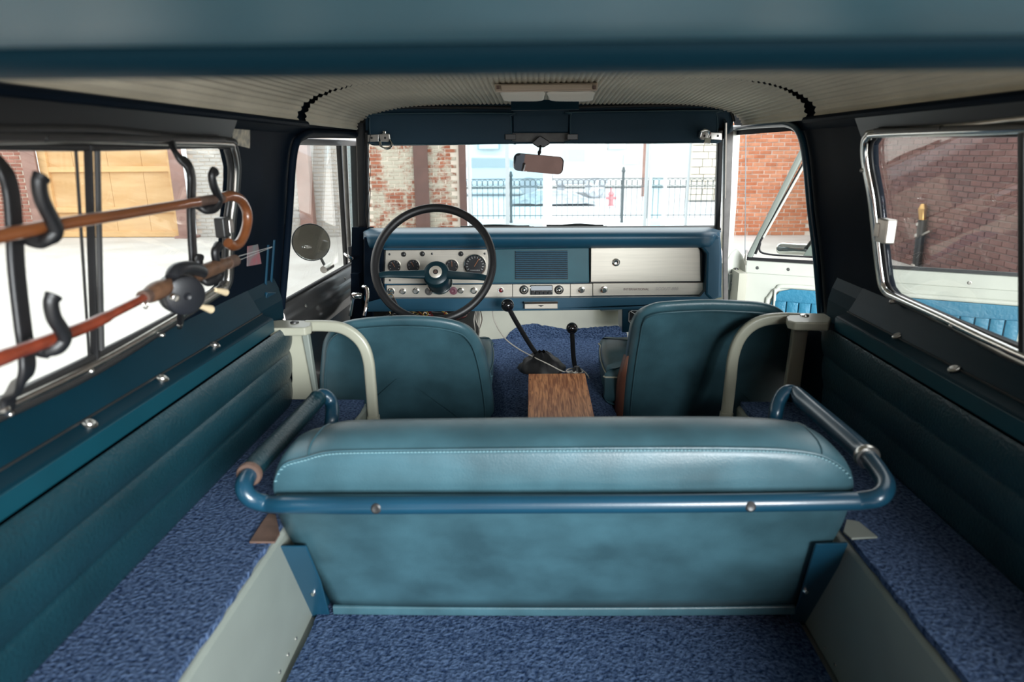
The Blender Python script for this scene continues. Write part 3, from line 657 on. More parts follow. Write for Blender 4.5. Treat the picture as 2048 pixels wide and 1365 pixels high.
# firewall
fwv = MB().box(P(0, 2.99, -.66), (1.5, .02, .60)); fw = obj('wall_front', fwv, 'beige_paint', kind='structure', smooth=False, label='beige firewall below the dashboard')
obj('heater_duct', MB().prism([P(.21, 2.80, -.60), P(.36, 2.80, -.60), P(.345, 2.80, -.655), P(.225, 2.80, -.655)], (0, .12, .03)), 'beige_paint', fw, smooth=False, bevel=.01)
tb_ = [P(-.62, 2.70, -.80), P(.62, 2.70, -.80), P(.62, 2.98, -.58), P(-.62, 2.98, -.58)]
obj('toe_board', MB().prism(tb_, (0, .012, -.012)), 'beige_paint', fw, smooth=False)
TP, TN = P(0, 2.70, -.80), V((0, .22, -.28))
co = [(958, 716), (975, 712), (990, 704), (1005, 688), (1020, 668), (1040, 655), (1070, 651), (1100, 657), (1130, 662), (1165, 660), (1200, 657), (1235, 655), (1252, 668), (1262, 716)]
cl_ = []
for (u, v), (u2, v2) in zip(co, co[1:]+co[:1]):
    n_ = max(1, int(math.hypot(u2-u, v2-v)/5)) if min(v, v2) < 714 else 1
    for k in range(n_): cl_.append(atp(u+(u2-u)*k/n_+random.uniform(-1, 1), v+(v2-v)*k/n_+random.uniform(-1.2, 1.2), TP, TN))
tag(obj('toe_carpet', MB().prism(cl_, V((0, -.007, .009))), 'carpet', smooth=False), 'blue carpet climbing the beige toe board with a wavy upper edge', 'carpet')
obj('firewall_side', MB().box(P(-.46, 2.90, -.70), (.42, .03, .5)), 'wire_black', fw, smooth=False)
# windshield frame
ws = thing('window_windshield', P(0, YWB, -.3), 'windshield with its frame above the dashboard', None, kind='structure')
wc = [wsp(u, v) for u, v in ((733, 262), (1442, 258), (1442, 462), (733, 466))]
obj('pane', MB().prism([p+V((0, .012, .006)) for p in wc], (0, .005, .002)), 'window_glass', ws, smooth=False)
def wsbar(name, uv, w, d, m, lab=None): return obj(name, MB().sweep([wsp(u, v) for u, v in uv], rsec(w, d, .25), up=(0, .31, .14)), m, ws, label=lab)
obj('kick_panel', MB().prism([aty(u, v, 2.60) for u, v in ((704, 455), (745, 455), (745, 660), (700, 660))], (0, .02, 0)), 'navy_paint', ws, smooth=False)
wsbar('pillar', ((722, 240), (727, 480)), .030, .05, 'black_rubber')
wsbar('gasket', ((733, 262), (736, 465)), .010, .03, 'black_rubber')
wsbar('gasket', ((1440, 258), (1434, 462)), .018, .03, 'black_rubber')
wsbar('pillar', ((1449, 240), (1446, 500)), .008, .05, 'aluminium')
wsbar('lower_gasket', ((733, 462), (1440, 457)), .012, .03, 'black_rubber')
# grey A pillars towards the doors
obj('door_pillar', MB().prism([aty(u, v, 2.56) for u, v in ((1450, 262), (1467, 262), (1462, 400), (1456, 520), (1457, 622), (1447, 622), (1446, 500))], (0, .012, 0)), 'grey_seal', ws, smooth=False, bevel=.003)
obj('outer_pillar', MB().prism([aty(u, v, 2.58) for u, v in ((1464, 258), (1481, 258), (1474, 400), (1466, 500), (1454, 520), (1458, 400))], (0, .012, 0)), 'door_paint', ws, smooth=False, bevel=.002)
# cowl panels beside the footwells
for s in (-1, 1):
    obj('cowl_side', MB().box(P(s*.735, 2.74, -.70), (.03, .36, .50)), 'beige_paint' if s > 0 else 'navy_paint', fl, smooth=False)
    obj('door_sill', MB().box(P(s*.75, 2.15, -.93), (.09, .95, .07)), 'beige_paint', fl, smooth=False, bevel=.006)
# header panel over the windshield
hd = MB(); rows = []
top = [(700, 245), (704, 236), (715, 226), (740, 218), (800, 217), (900, 218), (985, 218), (1085, 219), (1200, 216), (1300, 214), (1400, 213), (1440, 215), (1458, 224), (1464, 236), (1466, 246)]
bot = [(700, 270), (712, 276), (722, 280), (745, 291), (800, 291), (900, 290), (985, 288), (1085, 287), (1200, 287), (1300, 287), (1400, 286), (1432, 286), (1448, 276), (1456, 268), (1466, 262)]
tp = [aty(u, v, 2.46) for u, v in top]; bt = [aty(u, v, 2.50) for u, v in bot]
hdr = obj('trim_windshield_header', MB().grid([[p+V((0, -.005, .018)) for p in tp], tp, bt, [p+V((0, .03, -.001)) for p in bt]]), 'visor', kind='structure', solid=.004, label='dark blue header panel above the windshield')
obj('edge_welt', MB().tube(cat([p+V((0, -.008, .004)) for p in tp], 4), .0055, 8), 'black_rubber', hdr)
obj('center_plate', MB().prism([aty(u, v, 2.47) for u, v in ((1024, 266), (1138, 266), (1138, 284), (1024, 284))], (0, .01, 0)), 'grey_seal', hdr, smooth=False, bevel=.002)
obj('center_panel', MB().prism([aty(u, v, 2.455) for u, v in ((1026, 220), (1138, 219), (1136, 264), (1027, 264))], (0, .01, 0)), 'visor', hdr, smooth=False, bevel=.002)
# ------------------------------------------------------------------ doors
def dl(u, v, o=-.035): return side_pt(u, v, -1, o)
d1 = thing('door_1', dl(640, 620), 'closed driver door with vent window, seen past the pillar', None, kind='structure')
obj('window_frame', MB().sweep([dl(570, 282), dl(714, 287)], rsec(.02, .02), up=(0, 0, 1)), 'dark_metal', d1)
obj('vent_post', MB().sweep([dl(678, 286), dl(692, 530)], rsec(.022, .018), up=(1, 0, 0)), 'dark_metal', d1)
obj('vent_post', MB().sweep([dl(688, 286), dl(699, 522)], rsec(.008, .02), up=(1, 0, 0)), 'aluminium', d1)
obj('front_post', MB().sweep([dl(709, 286), dl(715, 520)], rsec(.024, .03), up=(1, 0, 0)), 'dark_metal', d1)
obj('pane', MB().prism([dl(u, v, -.045) for u, v in ((560, 284), (676, 287), (690, 530), (560, 610))], (-.004, 0, 0)), 'window_glass', d1, smooth=False)
obj('vent_pane', MB().prism([dl(u, v, -.045) for u, v in ((692, 288), (706, 288), (711, 516), (700, 522))], (-.004, 0, 0)), 'door_glass', d1, smooth=False)
a0, a1 = dl(556, 611, -.03), dl(716, 519, -.03)
def zoff(p, dx, dz): return V((p.x+dx, p.y, p.z+dz))
rows = []
for p in (a0, a1):
    rows.append([zoff(p, x, z) for x, z in ((0, 0), (.012, -.006), (.016, -.016), (.020, -.03), (.022, -.045), (.030, -.052), (.034, -.062), (.035, -.075), (.040, -.082), (.042, -.10), (.03, -.14))])
obj('belt_rail', MB().grid(rows), 'dark_metal', d1, ang=30, solid=.003, label='grey metal belt rail under the driver window')
q0, q1 = zoff(a0, .02, -.12), zoff(a1, .02, -.12)
obj('door_panel', MB().prism([q0, q1, V((q1.x, q1.y, Z0-.92)), V((q0.x, q0.y, Z0-.92))], (-.03, 0, 0)), 'blue_paint', d1, smooth=False)
obj('weatherstrip', MB().tube([zoff(a0, .003, .004), zoff(a1, .003, .004)], .006, 8), 'black_rubber', d1)
for u, v in ((612, 612), (706, 546), (690, 557)):
    obj('screw', MB().rev(dl(u, v, .005), (1, 0, .4), [(-.002, .006), (.001, .006), (.002, 0)], 10), 'aluminium', d1)
def at_y(u, v, Y): return aty(u, v, Y)
ch = at_y(703, 591, 2.30)
cr_ = obj('window_crank', MB().tube(cat([at_y(726, 574, 2.32), at_y(733, 576, 2.31), at_y(735, 590, 2.3), at_y(732, 615, 2.28), at_y(728, 632, 2.27)], 5), .006, 8), 'chrome', d1)
obj('crank_knob', MB().rev(at_y(704, 592, 2.3), (1, .2, 0), [(0, .009), (.004, .011), (.03, .011), (.034, .008)], 14), 'chrome', cr_)
obj('crank_arm', MB().tube([at_y(706, 594, 2.3), at_y(702, 618, 2.3), at_y(700, 632, 2.3)], .006, 8), 'chrome', cr_)
obj('inner_handle', MB().tube(cat([dl(690, 508, .02), dl(698, 514, .04), dl(706, 517, .05), dl(716, 514, .05)], 5), .006, 8), 'chrome', d1)
obj('handle_block', MB().box(dl(703, 503, .01), (.02, .03, .04)), 'black_plastic', d1, smooth=False, bevel=.004)
# passenger door, standing open
H = atz(1494, 518, -.40); E_ = atz(2044, 551, -.40); dd = (E_-H); dd.z = 0; LEN = dd.length*1.05; dd.normalize(); dn = V((dd.y, -dd.x, 0))   # dn points to the cabin
if dn.y > 0: dn = -dn
def dp(u, v, o=0): return atp(u, v, H+dn*o, dn)
d2 = thing('door_2', H-V((0, 0, .5)), 'open passenger door with beige frame and blue vinyl insert', None, kind='structure')
DT = [dp(1494, 518), dp(2044, 551)]
def dq(f, z): return H+dd*(LEN*f)+V((0, 0, z-(H.z-Z0)+0))  # along door, height
base = MB()
t0 = H.z
def dpt(f, z, o=0): p = H+dd*(LEN*f)+dn*o; return V((p.x, p.y, Z0+z))
obj('door_shell', MB().prism([dpt(0, -.40), dpt(1, -.40), dpt(1, -.99), dpt(.06, -.99), dpt(0, -.94)], -dn*.05), 'door_paint', d2, smooth=False, bevel=.006)
tr = MB().prism([dpt(.0, -.405), dpt(1, -.405), dpt(1, -.452), dpt(0, -.452)], dn*.008); obj('top_rail', tr, 'door_paint', d2, smooth=False, bevel=.003)
obj('weatherstrip', MB().prism([dpt(.0, -.392), dpt(1, -.392), dpt(1, -.403), dpt(0, -.403)], dn*.010), 'black_rubber', d2, smooth=False)
# raised lip around the vinyl insert
iz, ibz = dp(1803, 590).z-Z0, -.90; i0 = (dp(1539, 610)-H).dot(dd)/LEN-.01
lip = cat([dpt(i0, ibz), dpt(i0, iz-.09), dpt(i0+.008, iz-.045), dpt(i0+.035, iz-.013), dpt(i0+.08, iz), dpt(.5, iz), dpt(.97, iz)], 6)
obj('insert_lip', MB().tube([p+dn*.002 for p in lip], .009, 10), 'door_paint', d2)
ins = [dpt(i0+.01, ibz, .005), dpt(i0+.01, iz-.09, .005), dpt(i0+.02, iz-.05, .005), dpt(i0+.045, iz-.02, .005), dpt(i0+.09, iz-.008, .005), dpt(.97, iz-.008, .005), dpt(.97, ibz, .005)]
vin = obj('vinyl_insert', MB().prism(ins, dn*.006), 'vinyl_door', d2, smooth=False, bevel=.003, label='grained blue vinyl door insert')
k = i0+.03
while k < .94:   # vertical pleats of the lower part
    w_ = .047
    obj('pleat', MB().pillow([dpt(k+w_*.03, iz-.055, .010), dpt(k+w_*.97, iz-.055, .010), dpt(k+w_*.97, ibz, .010), dpt(k+w_*.03, ibz, .010)], dn*.010, .004, .003, 3), 'vinyl_door', vin); k += w_
obj('piping', MB().tube(cat([dpt(i0+.028, iz-.012, .014), dpt(i0+.030, iz-.07, .016), dpt(i0+.034, -.70, .016), dpt(i0+.034, -.88, .014)], 5), .005, 8), 'door_paint', vin)
for u, v in ((1515, 536), (1577, 539), (1783, 556), (1939, 566)):
    obj('screw', MB().rev(dp(u, v, .008), dn, [(-.002, .006), (.0015, .006), (.002, .004), (.001, 0)], 12), 'aluminium', d2)
# vent window frame: raked front bar, rear post
fb = [(1499, 514), (1611, 292)]
obj('vent_frame', MB().sweep([dp(*fb[0]), dp(*fb[1])], rsec(.022, .02, .3), up=dn), 'well_paint', d2)
obj('vent_gasket', MB().sweep([dp(1511, 508, .004), dp(1521, 482, .004), dp(1612, 318, .004)], rsec(.008, .012), up=dn), 'black_rubber', d2)
obj('vent_frame', MB().sweep([dp(1527, 475, .006), dp(1619, 312, .006)], rsec(.008, .012, .3), up=dn), 'door_paint', d2)
obj('vent_gasket', MB().sweep(cat([dp(1521, 486, .004), dp(1519, 500, .004), dp(1528, 507, .004), dp(1560, 511, .004), dp(1640, 515, .004)], 4), rsec(.006, .01), up=dn), 'black_rubber', d2)
obj('rear_post', MB().sweep([dp(1690, 530), dp(1690, 275)], rsec(.03, .02, .3), up=dn), 'well_paint', d2)
obj('top_bar', MB().sweep([dp(1611, 290), dp(1692, 290)], rsec(.022, .02, .3), up=dn), 'well_paint', d2)
obj('vent_pane', MB().prism([dp(u, v, -.002) for u, v in ((1505, 512), (1612, 300), (1688, 300), (1688, 524))], -dn*.004), 'window_glass', d2, smooth=False)
# chrome mirror outside the open door
mr = dp(1597, 500, -.10)
om = thing('wing_mirror', dp(1620, 512, -.03)-V((0, 0, .02)), 'chrome wing mirror lying low outside the open passenger door', 'mirror')
obj('mirror_head', MB().pillow([p for p in rrect(dp(1597, 500, -.08), dd, (0, 0, 1), .16, .045, .02)], -dn*.03, .008, .004), 'chrome', om)
obj('arm', MB().tube([dp(1625, 512, -.03), dp(1612, 498, -.07), dp(1633, 472, -.04)], .008, 8), 'dark_metal', om)
obj('bracket', MB().prism([dp(u, v, -.02) for u, v in ((1606, 512), (1640, 515), (1640, 480), (1625, 485))], -dn*.01), 'well_paint', om, smooth=False, bevel=.002)
# body hinge side: antenna mast, hinge plate
an = thing('radio_antenna', aty(1491, 520, 2.75), 'thin radio antenna mast outside beside the open passenger door', 'antenna')
obj('mast', MB().tube([aty(1490, 508, 2.75), aty(1492, 240, 2.75)], .0018, 6), 'iron_grey', an)
obj('mast_base', MB().rev(aty(1491, 530, 2.75), (0, 0, 1), [(0, .010), (.02, .010), (.04, .006), (.06, .004)], 10), 'aluminium', an)
bp_ = MB().prism([aty(u, v, 2.66) for u, v in ((1450, 530), (1460, 508), (1474, 497), (1486, 512), (1492, 530), (1492, 622), (1452, 622))], (0, .02, 0)); cw = obj('trim_cowl', bp_, 'door_paint', kind='structure', smooth=False, bevel=.004, label='beige painted cowl side beside the open passenger door')
hp_ = obj('hinge_plate', MB().prism([aty(u, v, 2.65) for u, v in ((1459, 548), (1493, 548), (1492, 580), (1457, 581))], (0, .01, 0)), 'door_paint', cw, smooth=False, bevel=.002)
for u, v in ((1479, 556), (1465, 567), (1482, 573), (1473, 540), (1484, 594)): obj('bolt', MB().rev(aty(u, v, 2.646), (0, -1, 0), [(-.005, .008), (.002, .008), (.004, .005), (.004, 0)], 10), 'dark_metal' if v != 567 else 'aluminium', cw)
# ------------------------------------------------------------------ dashboard
YD = 2.445
db = thing('dashboard', aty(1090, 560, 2.5), 'blue metal dashboard with satin metal panels across the cabin', 'dashboard')
def dpoly(uv, Y): return [aty(u, v, Y) for u, v in uv]
outer = dpoly([(728, 474), (900, 472), (1200, 470), (1430, 468), (1441, 476), (1444, 520), (1443, 570), (1440, 590), (1425, 601), (1400, 606), (1235, 612), (1100, 618), (960, 619), (740, 621), (728, 600)], 2.405)
hole = dpoly([(763, 500), (975, 498), (1178, 496), (1398, 492), (1408, 497), (1412, 512), (1413, 560), (1410, 582), (1400, 594), (1180, 596), (990, 597), (775, 598), (765, 590)], 2.405)
obj('fascia', MB().holed([outer, hole], (0, .045, 0)), 'dash_blue', db, smooth=True, bevel=.006)
bk = dpoly([(730, 470), (1440, 466), (1443, 595), (1400, 602), (1100, 612), (732, 615)], 2.452); obj('body', MB().prism(bk, (0, .12, 0)), 'dash_blue', db, smooth=False)
# padded top roll
u0, u1 = 727, 1441
prof_px = [(2.60, 457), (2.54, 457.5), (2.47, 458.5), (2.42, 461), (2.385, 465), (2.365, 471), (2.36, 478), (2.365, 486), (2.38, 493), (2.40, 497), (2.43, 498)]
rows = []
for u in [727, 731, 740]+list(range(780, 1400, 40))+[1400, 1418, 1430, 1438, 1441]:
    e = max(0, (u-1418)/23) if u > 1418 else (max(0, (740-u)/13)); f = 1-.5*e**2
    tl = -2*(u-727)/714
    rows.append([aty(u, 457+(v-457)*f+(6*e if v < 470 else 0)+tl, 2.60-(2.60-Y)*f) for Y, v in prof_px])
obj('padded_top', MB().grid(rows), 'dash_blue', db, ang=80, solid=.004, label='padded top roll under the windshield')
rp = dpoly([(1400, 492), (1412, 480), (1441, 472), (1444, 505), (1441, 596), (1424, 602), (1411, 590), (1413, 508)], 2.398)
obj('end_cap', MB().prism(rp, (0, .05, 0)), 'dash_blue', db, smooth=False, bevel=.008)
lp = dpoly([(727, 474), (764, 480), (768, 500), (764, 598), (735, 606), (727, 590)], 2.402)
obj('end_cap', MB().prism(lp, (0, .04, 0)), 'navy_paint', db, smooth=False, bevel=.006)
ip = obj('instrument_panel', MB().prism(dpoly([(769, 501), (974, 499.5), (979, 506), (980, 530), (978, 558), (974, 567), (766, 568)], YD-.01), (0, .006, 0)), 'metal_satin', db, smooth=False, bevel=.001)
def disc(name, u, v, Y, prof, m, par, seg=24, ax=(0, -1, .05), sub=None): return obj(name, MB().rev(aty(u, v, Y), ax, prof, seg), m, par)
px = 2.44/FPX
def gauge(u, v, r, ang, ticks):
    R_ = r*px; g = disc('gauge', u, v, YD-.012, [(0, R_), (.005, R_), (.008, R_*.95), (.006, R_*.88), (.002, R_*.86)], 'chrome', ip, 32)
    disc('dial', u, v, YD-.016, [(0, R_*.86), (.001, R_*.86)], 'black_plastic', ip, 32)
    c = aty(u, v, YD-.0185); m = MB()
    for k in range(ticks):
        a = math.radians(-30+240*k/(ticks-1)); q = c+V((math.cos(a)*R_*.7, 0, math.sin(a)*R_*.7)); m.box(q, (R_*.16, .0006, R_*.035), Matrix.Rotation(-a, 3, 'Y'))
    obj('tick_marks', m, 'print_white', ip, smooth=False)
    a = math.radians(ang); q = c+V((math.cos(a)*R_*.28, -.001, math.sin(a)*R_*.28)); obj('needle', MB().box(q, (R_*.8, .0006, R_*.035), Matrix.Rotation(-a, 3, 'Y')), 'needle', ip, smooth=False)
    return g
gauge(789, 533, 13.5, 118, 7); gauge(827, 532, 13.5, 118, 7); gauge(904, 532, 13.5, 90, 7); gauge(950, 531, 23, 58, 13)
text('0 10 20 30 40 50 60', .0042, aty(950, 541, YD-.0195), (1, 0, 0), (0, .05, 1), 'print_white', ip, 'numerals')
for u, v, m in ((807.5, 509, 'foliage'), (845, 508, 'red_plastic'), (922, 508, 'foliage')):
    disc('indicator_lamp', u, v, YD-.012, [(0, 5.2*px), (.004, 5*px), (.004, 3.6*px), (.002, 3.4*px), (.005, 0)], 'dark_metal', ip, 16)
for u, v in ((779, 509), (864, 508), (969.5, 507.6), (780, 561)): disc('screw', u, v, YD-.011, [(0, 2.3*px), (.001, 2.2*px), (.002, 0)], 'dark_metal', ip, 10)
sp1 = obj('switch_panel', MB().prism(dpoly([(773, 571.5), (1024.5, 569), (1024.5, 594), (1000, 594.5), (960, 594.7), (780, 596), (774, 594)], YD-.014), (0, .01, 0)), 'metal_satin', db, smooth=False, bevel=.001)
sp2 = obj('radio_panel', MB().prism(dpoly([(1025.3, 569), (1140.3, 568.5), (1140.3, 593), (1025.3, 594)], YD-.014), (0, .01, 0)), 'metal_satin', db, smooth=False, bevel=.001)
sp3 = obj('switch_panel', MB().prism(dpoly([(1141, 568.5), (1185, 568), (1185, 592.5), (1141, 593)], YD-.014), (0, .01, 0)), 'metal_satin', db, smooth=False, bevel=.001)
sp4 = obj('name_panel', MB().prism(dpoly([(1186, 567.5), (1402, 566), (1410, 566), (1408, 583), (1402, 590), (1186, 592)], YD-.014), (0, .01, 0)), 'metal_satin', db, smooth=False, bevel=.001)
def knob(u, v, r, par, m='aluminium', deep=.018, Y=YD-.014):
    R_ = r*px; disc('bezel', u, v, Y, [(0, R_), (.004, R_*.95), (.005, R_*.7)], 'chrome', par, 20)
    return disc('knob', u, v, Y-.003, [(0, R_*.62), (deep*.9, R_*.66), (deep, R_*.55), (deep, 0)], m, par, 20)
disc('ignition_lock', 782.6, 583, YD-.014, [(0, 7.2*px), (.006, 7*px), (.008, 5*px), (.006, 4*px), (.006, 0)], 'chrome', sp1, 24)
for u, v, r in ((806, 583, 6.2), (832, 582, 6.8), (922, 581.4, 6.2), (948, 581.4, 7)): knob(u, v, r, sp1)
for u, v, m in ((857.7, 583, 'grey_seal'), (907, 582, 'purple_plastic')):
    disc('escutcheon', u, v, YD-.014, [(0, 8.3*px), (.003, 8*px), (.004, 4*px), (.001, 1.5*px)], m, sp1, 24)
disc('warning_lamp', 1001.5, 581, YD-.014, [(0, 6*px), (.005, 5.6*px), (.005, 4.4*px)], 'chrome', sp1, 20); disc('lamp_lens', 1001.5, 581, YD-.016, [(0, 4.3*px), (.006, 3.6*px), (.008, 0)], 'red_plastic', sp1, 20)
for u in (1048, 1118):
    disc('bezel', u, 580, YD-.014, [(0, 9.5*px), (.004, 9*px), (.006, 7*px)], 'dark_metal', sp2, 24); disc('radio_knob', u, 580, YD-.016, [(0, 6*px), (.014, 6*px), (.018, 5*px), (.016, 3*px), (.018, 0)], 'chrome', sp2, 24)
obj('radio_face', MB().prism(dpoly([(1060, 571), (1105.5, 570.5), (1105.5, 590), (1060, 590.5)], YD-.018), (0, .006, 0)), 'chrome', sp2, smooth=False, bevel=.002)
obj('tuner_window', MB().prism(dpoly([(1062, 572.5), (1104, 572), (1104, 581), (1062, 581.5)], YD-.020), (0, .003, 0)), 'car_grey', sp2, smooth=False, bevel=.0008)
for k in range(5):
    u = 1062.4+k*8.5; obj('preset_button', MB().prism(dpoly([(u, 584), (u+7.4, 583.9), (u+7.4, 589), (u, 589.1)], YD-.026), (0, .008, 0)), 'black_plastic', sp2, smooth=False, bevel=.0008)
knob(1163, 580, 6.8, sp3, 'chrome', .024); knob(1208, 579.3, 7.2, sp4, 'chrome', .024)
text('INTERNATIONAL', .0118, aty(1272.5, 579, YD-.0150), (1, 0, 0), (0, .05, 1), 'print_grey', sp4)
text('SCOUT 800', .016, aty(1333, 578.3, YD-.0150), (1, 0, 0), (0, .05, 1), 'print_pale', sp4, shear=.3)
gb = obj('glovebox_door', MB().prism(dpoly([(1182, 496.5), (1390, 493.6), (1397, 496), (1400, 502), (1401.5, 563), (1181.5, 564.5)], YD-.018), (0, .010, 0)), 'metal_satin', db, smooth=False, bevel=.0015)
disc('lock', 1232, 525, YD-.018, [(0, 8*px), (.003, 7.8*px), (.004, 6*px), (.010, 5*px), (.012, 3.5*px), (.011, 0)], 'chrome', gb, 24)
obj('glovebox_recess', MB().prism(dpoly([(1179.5, 494), (1404, 491), (1405, 566.5), (1179.5, 567)], YD-.004), (0, .006, 0)), 'black_rubber', db, smooth=False)
sg = obj('speaker_panel', MB().prism(dpoly([(984, 499), (1177.5, 496), (1178.5, 565), (984, 566.5)], YD-.012), (0, .01, 0)), 'teal_panel', db, smooth=False, bevel=.002)
obj('speaker_recess', MB().prism(dpoly([(1030, 502.5), (1135, 501.5), (1136, 559), (1030, 559.5)], YD-.0135), (0, .003, 0)), 'black_rubber', sg, smooth=False)
for k in range(14):
    v = 504.5+k*3.98; a = aty(1031, v, YD-.017); b = aty(1135, v-.6, YD-.017)
    obj('slat', MB().box((a+b)/2, (b.x-a.x, .006, .0040), Matrix.Rotation(-.35, 3, 'X')), 'dash_blue', sg, smooth=False)
for k in range(14): pass
# lower edge, ashtray
at_ = obj('ashtray', MB().prism(dpoly([(1049, 606), (1115, 605), (1115.5, 618), (1049, 618.5)], 2.385), (0, .05, 0)), 'metal_satin', db, smooth=False, bevel=.002)
obj('ashtray_lip', MB().prism(dpoly([(1048, 604.5), (1116, 603.5), (1116, 608), (1048, 609)], 2.378), (0, .01, 0)), 'chrome', at_, smooth=False, bevel=.001)
obj('ashtray_pull', MB().prism(dpoly([(1076, 611), (1088, 611), (1082, 614)], 2.380), (0, .006, 0)), 'dark_metal', at_, smooth=False)
obj('lower_flange', MB().prism(dpoly([(735, 618), (960, 619), (1235, 615), (1400, 606), (1400, 612), (1235, 620), (960, 623), (735, 624)], 2.41), (0, .10, 0)), 'dash_blue', db, smooth=False, bevel=.002)
obj('under_dash_panel', MB().prism(dpoly([(735, 622), (958, 622), (958, 720), (735, 720)], 2.72), (0, .01, 0)), 'wire_black', db, smooth=False)  # near-black sheet put in as the shade under the dash
random.seed(11)
for k in range(16):
    u0_ = random.uniform(775, 940); m_ = random.choice(['wire_yellow', 'wire_white', 'wire_black', 'wire_black', 'red_plastic'])
    obj('wire', MB().tube(cat([aty(u0_, 616, 2.5), aty(u0_+random.uniform(-25, 25), 630+random.uniform(0, 8), 2.46), aty(u0_+random.uniform(-50, 50), 634+random.uniform(-6, 12), 2.5), aty(u0_+random.uniform(-60, 60), 620, 2.6)], 5), .0022, 6), m_, db)
for k in range(5): obj('wire', MB().tube(cat([aty(952+k*2, 618, 2.5), aty(948+k*4, 640, 2.45), aty(956+random.uniform(-8, 6), 665, 2.48), aty(944+k*3, 700, 2.55)], 5), .0018, 6), random.choice(['wire_white', 'rust_brown']), db)
# keys
ks = thing('key_ring', aty(785, 598, 2.36), 'bunch of keys hanging from the ignition lock', 'keys')
obj('key', MB().prism(dpoly([(780, 580), (785, 580), (785, 594), (780, 594)], 2.40), (0, .002, 0)), 'chrome', ks, smooth=False)
obj('ring', MB().tube(circ(aty(781, 595, 2.385), .011, 20), .0014, 6, closed=True), 'brass', ks)
obj('leather_fob', MB().prism(dpoly([(782, 598), (789, 596), (798, 614), (794, 617)], 2.375), (0, .004, 0)), 'black_rubber', ks, smooth=False, bevel=.001)
obj('key', MB().prism(dpoly([(777, 600), (783, 601), (786, 612), (783, 613)], 2.38), (0, .002, 0)), 'dark_metal', ks, smooth=False)
# heater box
hb_ = thing('heater_control', aty(1268, 665, 2.42), 'blue heater control box with a black dial plate under the dashboard', 'heater')
obj('box', MB().prism(dpoly([(1244, 618), (1340, 615), (1340, 663), (1244, 665.5)], 2.42), (0, .12, 0)), 'blue_paint', hb_, smooth=False, bevel=.003)
obj('dial_plate', MB().prism(dpoly([(1257, 622), (1300, 621), (1300, 646), (1257, 646.5)], 2.418), (0, .004, 0)), 'black_plastic', hb_, smooth=False, bevel=.002)
obj('dial_outline', MB().tube(dpoly([(1290, 621.5), (1262, 621.5), (1258, 626), (1257.5, 643), (1261, 646.5), (1290, 646.5)], 2.416), .001, 6), 'print_white', hb_)
text('HEAT', .010, aty(1284, 625, 2.4165), (1, 0, 0), (0, 0, 1), 'print_white', hb_)
text('DEF', .010, aty(1264, 642.5, 2.4165), (1, 0, 0), (0, 0, 1), 'print_white', hb_)
obj('pointer', MB().tube([aty(1261, 623, 2.413), aty(1272, 630, 2.413)], .0014, 6), 'print_white', hb_)
# steering wheel
C_ = aty(867, 526, 2.12); na = math.radians(31); nrm = V((0, -math.cos(na), math.sin(na))); yp = V((0, math.sin(na), math.cos(na)))
dist = (C_-CAM).dot(FW); RW = 118*dist/FPX
sw = thing('steering_wheel', C_-V((0, 0, RW)), 'dark two-spoked steering wheel wrapped in black cord in front of the gauges', 'steering wheel')
rim = [C_+V((1, 0, 0))*math.cos(t)*RW+yp*math.sin(t)*RW*1.02 for t in [2*math.pi*i/96 for i in range(96)]]
obj('rim', MB().tube(rim, [(.0126+.0012*math.sin(i*3.1)**2) for i in range(96)], 14, closed=True), 'black_rubber', sw)
hc = aty(873, 549, 2.165)
for s in (-1, 1):
    e = C_+V((s*RW*.985, 0, 0))-yp*RW*(.24 if s < 0 else .30); b = hc+V((s*.02, 0, 0))
    pts = cat([b, b+(e-b)*.35+nrm*.004, b+(e-b)*.75+nrm*.012, e], 6); obj('spoke', MB().sweep(pts, rsec(.012, .024, .4), up=yp, scale=[1.25-.55*i/(len(pts)-1) for i in range(len(pts))]), 'spoke_teal', sw)
hu = obj('hub', MB().rev(hc-nrm*.055, nrm, [(-.02, .038), (0, .038), (.015, .040), (.03, .042), (.045, .044), (.056, .044), (.068, .040), (.073, .031), (.073, 0)], 32), 'spoke_teal', sw)
obj('horn_button', MB().rev(hc+nrm*.016, nrm, [(0, .0265), (.004, .0255), (.005, .020), (.006, .0195)], 32), 'spoke_teal', hu)
obj('emblem_disc', MB().rev(hc+nrm*.019, nrm, [(0, .0205), (.003, .0205), (.004, .019), (.004, 0)], 32), 'metal_satin', hu)
obj('emblem_center', MB().rev(hc+nrm*.023, nrm, [(0, .0085), (.0015, .008), (.0015, 0)], 24), 'black_plastic', hu)
for (dx, dz, w_, h_) in ((0, .0, .0022, .0105), (-.004, -.001, .0018, .0075), (.004, -.001, .0018, .0075), (0, -.003, .009, .0018)):
    obj('emblem', MB().box(hc+nrm*.0255+V((dx, 0, 0))+yp*dz, (w_, .0006, h_), Matrix((V((1, 0, 0)), -nrm, yp)).transposed()), 'rust_brown', hu, smooth=False)
obj('chrome_ring', MB().tube([hc-nrm*.075+V((1, 0, 0))*math.cos(t)*.040+yp*math.sin(t)*.040 for t in [2*math.pi*i/40 for i in range(40)]], .003, 8, closed=True), 'chrome', hu)
obj('steering_column', MB().tube([hc-nrm*.07, aty(881, 566, 2.44)], .024, 20), 'navy_paint', sw)
